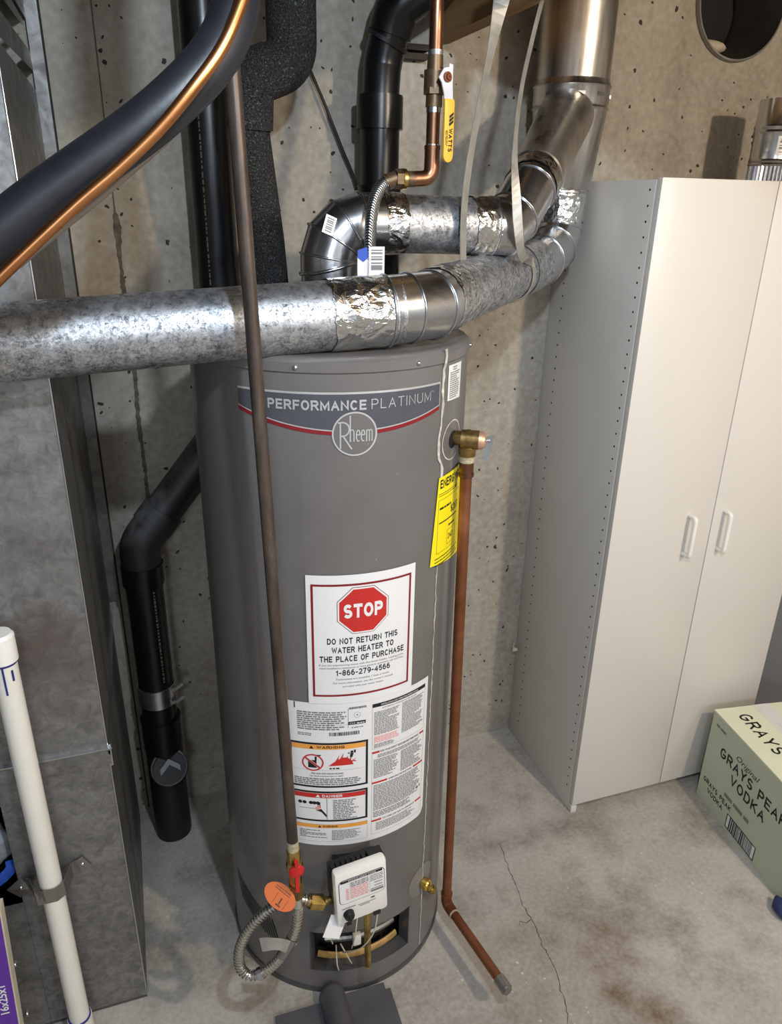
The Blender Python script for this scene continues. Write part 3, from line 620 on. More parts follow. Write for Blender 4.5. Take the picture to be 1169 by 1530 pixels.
    rbox(L0, L1, .600, .7105); Or.rect(L0 + .0052, L1 - .0052, .6945, .7055); K2.block('WARNING', sA(-112.5), .6970, .0066, .0545, .2); K2.poly([(sA(-115.6), .6965), (sA(-113.8), .6965), (sA(-114.7), .7035)])
    cxx, czz = sA(-114.3), .662; Rr.ring(cxx, czz, .0175, .0205, 36, 1.05); K.rect(cxx - .009, cxx + .0075, czz - .0125, czz + .006); K.rect(cxx + .004, cxx + .008, czz + .006, czz + .015); K.rect(cxx + .008, cxx + .016, czz + .0165, czz + .0195)
    W2.poly([(cxx - .016, czz + .010), (cxx - .0125, czz + .0135), (cxx + .0165, czz - .0105), (cxx + .013, czz - .014)]); R2 = Wrap(.0021); R2.poly([(cxx - .0155, czz + .0103), (cxx - .013, czz + .013), (cxx + .016, czz - .0107), (cxx + .0135, czz - .0135)])
    fx = sA(-107.5); Rr.poly([(fx, .6545), (fx + .012, .6645), (fx + .026, .674), (fx + .037, .6735), (fx + .046, .665), (fx + .049, .6555)])
    for a, b, c in ((.014, .02, .681), (.021, .028, .686), (.03, .037, .679), (.039, .045, .678), (.044, .052, .670), (.046, .054, .662)): Rr.poly([(fx + a - .002, .663), (fx + b - .002, .665), (fx + b + .002, c)])
    K2.disc(fx + .046, .687, .0028, 12); K2.poly([(fx + .042, .674), (fx + .047, .674), (fx + .0495, .684), (fx + .043, .684)]); K2.rect(fx + .038, .0415 + fx, .683, .6855); K2.rect(fx + .050, fx + .0535, .684, .691)
    G.rect(L0 + .006, L1 - .006, .6435, .6439); K.fine(fx + .002, fx + .036, .6465, .6505, 1, 2, .8)
    K.text('FIRE AND EXPLOSION HAZARD', sA(-115), .6335, .0042, .063, .006); K.text('Can result in serious injury or death.', sA(-115.8), .6275, .0038, .067, .004); G.fine(L0 + .008, L1 - .008, .607, .625, 4, 12, .62)
    # danger box
    rbox(L0, L1, .512, .5905); Rr.rect(L0 + .005, L1 - .005, .5735, .585); W2.block('DANGER', sA(-110.5), .5758, .0066, .040, .2); W2.poly([(sA(-113.4), .5755), (sA(-111.4), .5755), (sA(-112.4), .583)])
    G.rect(sA(-108.6), sA(-108.3), .517, .573); fz = .560
    for dx in (0, .009, .022, .029, .036): K.disc(sA(-120.5) + dx, fz, .0042, 12)
    K.rect(sA(-115.5), sA(-112), fz - .002, fz + .002); K.rect(sA(-112.6), sA(-111.4), fz - .012, fz + .002)
    K.poly([(sA(-113.5), .541), (sA(-111), .537), (sA(-108.7), .523), (sA(-108.7), .530), (sA(-111), .545)]); Pk.poly([(sA(-114), .546), (sA(-112.4), .541), (sA(-111), .549), (sA(-112), .556)]); G.rect(sA(-121), sA(-113.5), .545, .546)
    G.fine(sA(-105.8), sA(-94), .518, .570, 12, 14, .6, .3)
    # lower warning
    Or.rect(L0, L1, .4945, .504); K2.block('WARNING', sA(-110.5), .4965, .0055, .030, .2); K2.poly([(sA(-112.6), .496), (sA(-111.2), .496), (sA(-111.9), .502)]); G.fine(sA(-121), sA(-108), .468, .490, 6, 15, .55, .3); G.fine(sA(-106.5), sA(-92), .462, .490, 8, 16, .55, .3); G.frame(L0, L1, .458, .504, .0004)
    # right column
    q0, q1 = sA(-88.4), sA(-60.3); mid = (q0 + q1) / 2
    K.rect(q0, q1, .782, .7905); W2.text('INSTALLATION AND OPERATING INSTRUCTIONS', q0 + .018, .7845, .0036, q1 - q0 - .04, .01)
    G.text('AUTOMATIC STORAGE WATER HEATER', q0 + .02, .7755, .0036, q1 - q0 - .045, .01); G.fine(q0 + .004, mid - .004, .716, .772, 18, 31, .6); G.fine(mid + .002, q1 - .004, .700, .774, 24, 32, .6); Pk.fine(q0 + .004, mid - .004, .697, .713, 5, 33, .6); G.fine(q0 + .004, mid - .01, .685, .695, 3, 36, .6); G.frame(q0, q1, .682, .7905, .0005)
    for zz, a, b in ((.670, .017, .012), (.612, .032, .022), (.536, .030, .018)): pass
    Rr.rect(q0, q0 + .016, .671, .6755); Rr.rect(q1 - .012, q1, .671, .6755); K.text('FOR YOUR SAFETY READ BEFORE OPERATING', q0 + .018, .671, .0042, q1 - q0 - .034, .012)
    G.fine(q0 + .012, q1 - .006, .659, .668, 3, 41, .6); G.fine(q0 + .004, mid - .004, .609, .657, 14, 42, .6); G.fine(mid + .002, q1 - .004, .604, .657, 16, 43, .6)
    Rr.rect(q0, q0 + .034, .595, .5995); Rr.rect(q1 - .028, q1, .595, .5995); K.text('OPERATING INSTRUCTIONS', q0 + .037, .595, .0042, q1 - q0 - .069, .012)
    G.fine(q0 + .004, q1 - .004, .525, .592, 18, 44, .6); G.fine(q0 + .004, q1 - .03, .507, .523, 4, 45, .6); K.rect(q1 - .015, q1 - .012, .53, .537); K.rect(q1 - .007, q1 - .005, .533, .539)
    Rr.rect(q0, q0 + .022, .4955, .500); Rr.rect(q1 - .018, q1, .4955, .500); K.text('TO TURN OFF GAS TO APPLIANCE', q0 + .025, .4955, .0042, q1 - q0 - .046, .012); G.fine(q0 + .01, q1 - .015, .470, .492, 6, 46, .55); G.frame(q0, q1, .462, .676, .0005)
    K.out('black_print', 'print_black', il); G.out('fine_print', 'print_grey', il); Rr.out('red_print', 'print_red', il); Or.out('orange_print', 'print_orange', il); W2.out('white_print', 'label_white', il); K2.out('heading_print', 'print_black', il); Pk.out('pink_print', 'print_pink', il); R2.out('prohibition_bar', 'print_red', il)
    # gas control valve
    fm = Matrix.Translation((0.3165, 1.036, 0.402)) @ Matrix.Rotation(math.radians(-2.5), 4, 'Y') @ Matrix.Rotation(math.radians(4), 4, 'Z')
    m = MB(); m.box(-.0555, .0555, 0, .024, -.070, .070, fm); gv = part(m, 'gas_control', 'white_plastic', H, 35, .008, 'white plastic gas control box')
    m = MB(); m.box(-.050, .052, .020, .070, -.060, .036, fm); m.box(-.030, .030, .065, .096, -.050, .020, fm); 
    for k in range(9): m.box(-.048 + k * .011, -.043 + k * .011, .022, .055, .036, .046, fm)
    m.box(.028, .058, .020, .050, .026, .056, fm); m.box(-.056, -.046, .016, .05, -.02, .030, fm); part(m, 'valve_body', 'black_plastic', gv, 35)
    fp = lambda x, z, y=-.0006: fm @ Vector((x, y, z))
    def flat(pts_list, y, name, mat):
        mm = MB()
        for p in pts_list: mm.add([fp(x, z, y) for x, z in p], [tuple(range(len(p)))])
        return part(mm, name, mat, gv, 0)
    def rc_(x0, x1, z0, z1): return [(x0, z0), (x1, z0), (x1, z1), (x0, z1)]
    def rr(x0, x1, z0, z1, r):
        o = []
        for cx_, cz_, a in ((x1 - r, z1 - r, 0), (x0 + r, z1 - r, 90), (x0 + r, z0 + r, 180), (x1 - r, z0 + r, 270)):
            for k in range(5): t = math.radians(a + k * 22.5); o.append((cx_ + r * math.cos(t), cz_ + r * math.sin(t)))
        return o
    flat([rr(-.048, .049, -.012, .053, .01)], -.0006, 'status_label_edge', 'print_black'); flat([rr(-.0468, .0478, -.0108, .0518, .009)], -.0009, 'status_label', 'label_white')
    flat([rc_(-.044, .044, .045, .051)], -.0012, 'status_header', 'print_black')
    mm = MB(); vs_, fs_ = text2d('STATUS LIGHT CODE', .004, .058, .012); mm.add([fp(x - .028, z + .046, -.0015) for x, z in vs_], fs_); part(mm, 'status_lettering', 'label_white', gv, 0)
    rng = random.Random(9); rows = []; rowr = []
    for k in range(10):
        z = .041 - k * .0045
        for a, b in words(rng, -.024, .014, .0026): (rows if k < 3 else rowr).append(rc_(a, b, z - .0026, z))
        rowr.append(rc_(-.034, -.028, z - .0026, z)) if k > 2 else None
        for a, b in words(rng, .018, .045, .002): 
            if k < 4 or k == 8: rows.append(rc_(a, b, z - .002, z))
    for z in (.020, .012): rows.append(rc_(.026, .043, z - .002, z))
    rows.append(rc_(-.0255, -.0252, -.005, .043)); rows.append(rc_(.0158, .0161, -.005, .043)); rows.append(rc_(.018, .045, -.004, .001)); rows += [rc_(-.044, -.015, -.0255, -.0235), rc_(-.01, .028, -.0275, -.0262), rc_(-.006, .015, -.0315, -.030)]
    flat(rows, -.0013, 'status_print', 'print_grey'); flat(rowr, -.0013, 'status_red_print', 'print_pink')
    m = MB(); mk = fm @ Matrix.Translation((-.031, 0, -.041)) @ Matrix.Rotation(PI / 2, 4, 'X'); m.lathe([(.001, .012), (.0085, .012), (.0105, .009), (.0115, 0.0)], 20, mk, close=False); m.box(-.002, .002, -.009, .009, .011, .0145, mk); part(m, 'control_knob', 'black_plastic', gv)
    flat([rc_(.018, .026, -.021, -.018)], -.0008, 'led_window', 'print_black')
    m = MB(); m.box(.022, .037, -.002, .01, -.073, -.064, fm); part(m, 'connector_socket', 'black_plastic', gv)
    m = MB(); m.box(-.036, -.026, -.001, .01, -.074, -.066, fm); part(m, 'connector_socket', 'black_plastic', gv)
    m = MB(); m.cyl((.335, 1.062, .335), (.338, 1.062, .150), .0072, 14); m.sphere((.338, 1.062, .150), .0078, 12, 6, (1, 1, .6)); part(m, 'pilot_tube', 'brass', gv, label='brass sensor tube hanging below the gas control')
    for p in ([(.352, 1.04, .335), (.345, 1.045, .27), (.325, 1.06, .215), (.305, 1.09, .17), (.30, 1.13, .12)], [(.312, 1.05, .335), (.308, 1.06, .25), (.31, 1.09, .18)], [(.268, 1.07, .33), (.262, 1.09, .24), (.275, 1.12, .17)], [(.285, 1.13, .15), (.283, 1.115, .11), (.288, 1.12, .08)], [(.295, 1.13, .15), (.31, 1.115, .115), (.318, 1.12, .09)]):
        m = MB(); m.sweep(catmull(p, 6), .0014, 8); part(m, 'wire', 'cream_card', gv)
    m = MB(); m.box(-.019, .019, -.0006, .0006, -.024, .024, Matrix.Translation((.262, 1.045, .318)) @ Matrix.Rotation(math.radians(28), 4, 'Y') @ Matrix.Rotation(math.radians(-15), 4, 'X')); part(m, 'paper_tag', 'label_white', gv)
    m = MB(); m.box(-.008, .008, -.006, .006, -.016, .016, Matrix.Translation((.262, 1.10, .235)) @ Matrix.Rotation(math.radians(14), 4, 'Y')); part(m, 'wire_connector', 'white_plastic', gv, bevel=.002)
    m = MB(); m.cyl((.240, 1.066, .370), (.268, 1.068, .368), .0085, 14); part(m, 'gas_inlet', 'aged_brass', gv)
    # drain valve
    dd = math.radians(-55); dv = Vector((math.cos(dd), math.sin(dd), 0)); c0 = Vector((HX, HY, .226)) + dv * HR
    m = MB(); m.cyl(c0 - dv * .004, c0 + dv * .008, .0095, 16); m.cyl(c0 + dv * .004, c0 + dv * .016, .0140, 20); m.cyl(c0 + dv * .016, c0 + dv * .0195, .0135, 20, .0115)
    dr = part(m, 'drain_valve', 'bright_brass', H, label='bright brass drain valve')
    m = MB(); m.box(-.0014, .0014, -.0095, .0095, .0, .0008, Matrix.Translation(c0 + dv * .0194) @ dv.to_track_quat('Z', 'Y').to_matrix().to_4x4()); part(m, 'slot', 'aged_brass', dr)
    d2 = (dv * .5 + Vector((.45, .2, -1.0))).normalized(); m = MB(); m.cyl(c0 + dv * .010, c0 + dv * .010 + d2 * .030, .0085, 16, wall=.002); m.cyl(c0 + dv * .010 + d2 * .018, c0 + dv * .010 + d2 * .026, .0098, 16); part(m, 'outlet', 'brass', dr)
    # temperature and pressure relief valve
    C0 = Vector((0.556, 1.180, 1.283)); din = (Vector((HX, HY, 1.283)) - C0); din.z = 0; din.normalize()
    ax = Vector((0.86, -0.50, 0.0)).normalized()
    m = MB(); m.cyl(C0 + din * .034, C0, .0135, 18); m.cyl(C0 - ax * .012, C0 + ax * .020, .0175, 22); m.cyl(C0 + Vector((0, 0, -.014)), C0 + Vector((0, 0, -.030)), .0165, 20, .0155); m.cyl(C0, C0 + Vector((0, 0, -.016)), .0145, 20); m.cyl(C0 - ax * .002, C0 + ax * .004, .0187, 22)
    tv = part(m, 'relief_valve', 'aged_brass', H, label='aged brass relief valve')
    m = MB(); mt = Matrix.Translation(C0 + ax * .020) @ ax.to_track_quat('Z', 'Y').to_matrix().to_4x4(); m.lathe([(.0165, 0), (.0165, .005), (.0125, .011), (.005, .0135), (.001, .0135)], 22, mt, close=False); part(m, 'valve_bonnet', 'bonnet_tan', tv)
    e = C0 + ax * .033; m = MB(); m.cyl(e - ax * .003, e + ax * .007, .003, 10); m.ribbon([e + ax * .006 + Vector((0, 0, .009)), e + ax * .0065, e + ax * .006 + Vector((-.002, 0, -.018)), e + ax * .006 + Vector((-.007, 0, -.036))], [.010, .012, .012, .010], .0014, (.95, -.32, .05)); part(m, 'test_lever', 'zinc', tv)
    # hot and cold nipples on top, hidden behind the duct but real
    m = MB(); m.cyl((.405, 1.30, 1.449), (.405, 1.30, 1.53), .0125, 16); part(m, 'cold_nipple', 'aged_brass', H)
    # draft hood: four legs and a flared collar carrying the vent
    m = MB(); m.lathe([(.09, 1.478), (.088, 1.482), (.056, 1.512), (.052, 1.518), (.052, 1.535)], 40, T, close=False); dh = part(m, 'draft_hood', 'galvanised_clean', H)
    for k in range(4):
        a = PI / 4 + k * PI / 2; m = MB(); m.box(-.008, .008, -.001, .001, 1.449, 1.486, T @ Matrix.Rotation(a, 4, 'Z') @ Matrix.Translation((0, .083, 0))); part(m, 'hood_leg', 'galvanised_clean', dh)
    return H
build_heater()

# ------------------------------------------------------------------ discharge pipe
def build_discharge():
    top = Vector((.556, 1.180, 1.253)); bot = Vector((.585, 1.205, .082)); end = Vector((.628, .962, .079))
    D = thing('discharge_pipe', (bot.x, bot.y, 0), 'thin copper discharge pipe running down the heater side to the floor', 'pipe')
    dn = (bot - top).normalized(); hz = (end - bot).normalized()
    m = MB(); m.cyl(top, bot - dn * .03, .0111, 18); part(m, 'vertical_pipe', 'tarnished_copper', D)
    m = MB(); m.cyl(top + Vector((0, 0, .006)), top + dn * .034, .0135, 18); m.cyl(top + dn * .034, top + dn * .04, .0145, 18); part(m, 'threaded_adapter', 'copper', D)
    m = MB(); m.cyl(top + Vector((0, 0, .004)), top + dn * .012, .0142, 18); part(m, 'thread_tape_wrap', 'thread_tape', D)
    m = MB(); m.sweep(fillet([bot - dn * .034, bot, bot + hz * .034], .02), .0132, 18); m.cyl(bot - dn * .036, bot - dn * .030, .0142, 18); part(m, 'elbow', 'tarnished_copper', D)
    m = MB(); m.cyl(bot + hz * .034, bot + hz * .037, .0138, 18); part(m, 'solder_ring', 'thread_tape', D)
    m = MB(); m.cyl(bot + hz * .03, end - hz * .026, .0111, 18); part(m, 'horizontal_pipe', 'tarnished_copper', D)
    m = MB(); m.cyl(end - hz * .030, end, .0138, 20, wall=.003); part(m, 'end_fitting', 'dull_zinc', D, label='grey open end fitting')
build_discharge()

# ------------------------------------------------------------------ vent ducts
def gored(parts, pts, r, parent, mat, bead=True, name='gore'):
    """mitred elbow: each section its own part, raised bead at each joint"""
    for i in range(len(pts) - 1):
        a, b = Vector(pts[i]), Vector(pts[i + 1])
        d = (b - a).normalized(); m = MB()
        # section cut on the mitre planes of its neighbours
        ta = d if i == 0 else (d + (a - Vector(pts[i - 1])).normalized()).normalized(); tb = d if i == len(pts) - 2 else (d + (Vector(pts[i + 2]) - b).normalized()).normalized()
        up = Vector((0, 0, 1)) if abs(d.z) < .9 else Vector((0, 1, 0)); n_ = (up - d * up.dot(d)).normalized(); bi = d.cross(n_); N = 40; vs = []
        for c, t in ((a, ta), (b, tb)):
            for k in range(N):
                o = (n_ * math.cos(2 * PI * k / N) + bi * math.sin(2 * PI * k / N)) * r; vs.append(c + o - d * (o.dot(t) / d.dot(t)))
        m.add(vs, [(k, (k + 1) % N, N + (k + 1) % N, N + k) for k in range(N)])
        g = part(m, name, mat, parent, 60)
        if bead and i < len(pts) - 2:
            m = MB(); ring = vs[N:]; m.sweep([p + (p - b).normalized() * .0006 for p in ring], .0022, 8, closed=True); part(m, 'bead', mat, g, 60)
def foil(a, b, r, parent, seed=1, name='foil_tape', n=44, rows=14):
    a, b = Vector(a), Vector(b); d = (b - a).normalized(); up = Vector((0, 0, 1)) if abs(d.z) < .9 else Vector((0, 1, 0)); nn = (up - d * up.dot(d)).normalized(); bi = d.cross(nn); vs = []; fs = []; rng = random.Random(seed); ofs = Vector((seed * 7.3, 0, 0))
    edge = [[rng.uniform(-.003, .003) for _ in range(n)] for _ in range(2)]
    for i in range(rows + 1):
        t = i / rows
        for k in range(n):
            an = 2 * PI * k / n; o = nn * math.cos(an) + bi * math.sin(an); p = a.lerp(b, t) + d * (edge[0][k] * (1 - t) + edge[1][k] * t); q = p + o * r
            h = noise.noise(q * 38 + ofs) * .0016 + abs(noise.noise(q * 75 + ofs)) * .0012
            vs.append(p + o * (r + .0014 + h * (1 if 0 < i < rows else .3)))
    for i in range(rows):
        for k in range(n): k2 = (k + 1) % n; fs.append((i * n + k, i * n + k2, (i + 1) * n + k2, (i + 1) * n + k))
    m = MB(); m.add(vs, fs); return part(m, name, 'foil_tape', parent, 30)
def bead_ring(c, d, r, parent, mat, br=.0025):
    c, d = Vector(c), Vector(d).normalized(); up = Vector((0, 0, 1)) if abs(d.z) < .9 else Vector((0, 1, 0)); nn = (up - d * up.dot(d)).normalized(); bi = d.cross(nn)
    m = MB(); m.sweep([c + (nn * math.cos(2 * PI * k / 40) + bi * math.sin(2 * PI * k / 40)) * r for k in range(40)], br, 8, closed=True); return part(m, 'bead', mat, parent, 60)
SX, SY = 1.010, 1.705     # vent stack axis
def build_ducts():
    r = .0555
    A = Vector((-.46, 1.178, 1.470)); B = Vector((.40, 1.198, 1.5105)); B2 = Vector((.475, 1.212, 1.515)); Cc = Vector((.905, 1.604, 1.552)); E = Vector((SX, SY, 1.665))
    F = thing('furnace_vent_pipe', (0.3, 1.2, 1.45), 'long galvanised vent pipe lying across the top of the water heater', 'vent pipe')
    m = MB(); m.sweep([A, B + (B - A).normalized() * .02], r - .0004, 48, caps=False); part(m, 'pipe_section', 'galvanised_duct', F, 60)
    d1 = (B - A).normalized(); d2 = (Cc - B2).normalized()
    p0 = A.lerp(B, .885); foil(p0, B, r + .0003, F, 2)
    G1 = [B, B + (B2 - B) * .55 + Vector((0, -.001, 0)), B2 + Vector((.012, .007, 0)), B2 + d2 * .055]; gored(None, G1, r + .001, F, 'galvanised_clean')
    bead_ring(B, d1, r + .002, F, 'galvanised_clean')
    q0 = B2 + d2 * .040; q1 = B2 + d2 * .105; foil(q0, q1, r + .0012, F, 5)
    m = MB(); m.sweep([B2 + d2 * .05, Cc - d2 * .135], r, 48, caps=False); part(m, 'pipe_section', 'galvanised_duct', F, 60)
    m = MB(); m.sweep([Cc - d2 * .15, Cc - d2 * .045], r + .0015, 48, caps=False); part(m, 'pipe_section', 'galvanised_duct', F, 60)
    # rising elbow
    up = Vector((0, 0, 1)); e0 = Cc - d2 * .045; e3 = Vector((SX, SY, 1.650)); corner = Vector((SX - .028, SY - .026, 1.562))
    pts = [e0, Cc + d2 * .015 + Vector((0, 0, .004)), corner + Vector((.004, .004, .018)), e3 - up * .028, e3]
    gored(None, pts, r + .001, F, 'galvanised_clean')
    foil(e3 - up * .012, e3 + up * .062, r + .0022, F, 9)
    # strap ring around the pipe
    # --- stack
    S = thing('vent_stack', (SX, SY, 1.70), 'shiny vertical vent stack with a wye fitting rising in the corner', 'vent pipe')
    T = Matrix.Translation((SX, SY, 0))
    m = MB(); m.lathe([(r + .0035, 1.700), (r + .005, 1.704), (r + .0035, 1.708), (.064, 1.712), (.0835, 1.868), (.0835, 1.880)], 56, T, close=False); wy = part(m, 'wye_body', 'brushed_vent', S, 50)
    m = MB(); m.lathe([(.0835, 1.874), (.087, 1.878), (.0835, 1.883), (.0855, 1.888), (.0855, 1.918), (.0885, 1.922), (.0855, 1.927), (.083, 1.935)], 56, T, close=False); cl = part(m, 'collar', 'brushed_vent', S, 50)
    for a in (-150, -110, -70, -20):
        aa = math.radians(a); m = MB(); m.box(-.014, .014, -.0875, -.0845, 1.900, 1.907, T @ Matrix.Rotation(aa + PI / 2, 4, 'Z')); part(m, 'clip', 'zinc', cl)
    m = MB(); m.lathe([(.0825, 1.93), (.0825, 2.42)], 56, T, close=False); part(m, 'upper_pipe', 'brushed_vent', S, 50)
    # branch from heater
    b0 = Vector((.800, 1.462, 1.722)); b1 = Vector((SX - .045, SY - .055, 1.850)); bd = (b1 - b0).normalized()
    m = MB(); m.sweep([b0 + bd * .008, b0 + bd * .012, b0 + bd * .016, b1 + bd * .03], [.0535, .0560, .0535, .062], 40, caps=False); part(m, 'branch_collar', 'brushed_vent', S, 50)
    # --- heater vent
    rv = .0508
    Hh = thing('heater_vent_pipe', (HX, HY, 1.52), 'short galvanised elbow and vent pipe from the heater top to the wye', 'vent pipe')
    v0 = Vector((HX, HY, 1.522)); hzc = Vector((HX + .02, HY + .0, 1.640)); h0 = Vector((.455, 1.378, 1.640)); h1 = Vector((.668, 1.384, 1.636)); g3 = b0
    m = MB(); m.sweep([v0, v0 + up * .052], rv, 44, caps=False); part(m, 'pipe_section', 'galvanised_clean', Hh, 60)
    pts = [v0 + up * .045, v0 + up * .086 + Vector((.003, 0, 0)), v0 + up * .118 + Vector((.030, 0, .0)), v0 + up * .121 + Vector((.072, 0, 0)), h0 + Vector((.012, 0, 0))]
    # adjustable elbow: rising piece leaning slightly, then turning to the right
    el = lambda t_: Vector((HX + .064 * (1 - math.cos(math.radians(t_))), HY, 1.576 + .064 * math.sin(math.radians(t_))))
    pts = [v0 + up * .035, el(5), el(32), el(60), el(86), h0 + Vector((.012, 0, 0))]
    gored(None, pts, rv + .001, Hh, 'galvanised_clean')
    bead_ring(v0 + up * .045, (-.25, 0, 1), rv + .003, Hh, 'galvanised_clean', .0032)
    foil(h0 - Vector((.006, 0, 0)), h0 + Vector((.034, 0, 0)), rv + .001, Hh, 13)
    m = MB(); m.sweep([h0, h1], rv, 44, caps=False); part(m, 'pipe_section', 'galvanised_duct', Hh, 60)
    hd = (h1 - h0).normalized(); foil(h1 - hd * .045, h1 + hd * .004, rv + .0008, Hh, 17)
    pts = [h1, h1 + hd * .030, h1 + hd * .062 + Vector((0, .020, .018)), b0 - bd * .04, b0 + bd * .01]
    gored(None, pts, rv + .001, Hh, 'galvanised_clean'); bead_ring(h1, hd, rv + .002, Hh, 'galvanised_clean')
    foil(b0 - bd * .030, b0 + bd * .012, rv + .0014, Hh, 19)
    # barcode sticker on the elbow
    m = MB(); m.box(-.010, .010, -.0008, .0, -.016, .016, Matrix.Translation((HX - .012, HY - .0505, 1.638)) @ Matrix.Rotation(math.radians(22), 4, 'Y') @ Matrix.Rotation(math.radians(-18), 4, 'X')); sb = part(m, 'barcode_sticker', 'label_white', Hh)
    m = MB(); sm_ = Matrix.Translation((HX - .012, HY - .0505, 1.638)) @ Matrix.Rotation(math.radians(22), 4, 'Y') @ Matrix.Rotation(math.radians(-18), 4, 'X')
    for z_ in (-.012, -.008, -.005, -.001, .003, .006, .010): m.box(-.006, .006, -.0012, -.0009, z_, z_ + .002, sm_)
    part(m, 'barcode', 'print_grey', sb, 0)
    # --- hanger straps
    st = MB(); P = catmull([(.662, 1.352, 2.06), (.645, 1.345, 1.985), (.618, 1.335, 1.86), (.597, 1.328, 1.75), (.588, 1.322, 1.66), (.592, 1.320, 1.565), (.600, 1.322, 1.545)], 8); n = len(P)
    fx = lambda a: Vector((math.cos(math.radians(a)), math.sin(math.radians(a)), 0)); sm = lambda x_: (lambda q: q * q * (3 - 2 * q))(min(1, max(0, x_)))
    W = [.036 - .015 * sm(i / n / .3) for i in range(n)]; st.ribbon(P, W, .0012, [fx(-22 + 58 * sm((i / n - .06) / .24)) for i in range(n)])
    o = st.build('hanger_strap', 'strap_metal', None, 0); tag(o, 'wide flat metal hanger strap twisting down beside the yellow valve lever', 'strap')
    cs = Vector((.765, 1.4765, 1.5395)); dd = d2; nn = (up - dd * up.dot(dd)).normalized(); bi = dd.cross(nn); R = r + .003
    ring = [cs + (nn * math.cos(a) + bi * math.sin(a)) * R for a in [math.radians(62 + k * 12) for k in range(28)]]
    P = catmull([(.764, 1.40, 2.06), (.735, 1.39, 1.955), (.706, 1.365, 1.862), (.686, 1.333, 1.762), (.690, 1.322, 1.690), (.703, 1.320, 1.612), (.735, 1.358, 1.580), (.775, 1.410, 1.572)], 6) + ring
    st = MB(); st.ribbon(P, .017, .0012, [Vector((.73, .68, 0)).lerp(Vector((.9, -.3, 0)), max(0, 1 - abs(i_ - 26) / 10)) for i_ in range(len(P))]); o = st.build('hanger_strap', 'strap_metal', None, 0); tag(o, 'narrow metal hanger strap looped under the long galvanised vent pipe', 'strap')
build_ducts()

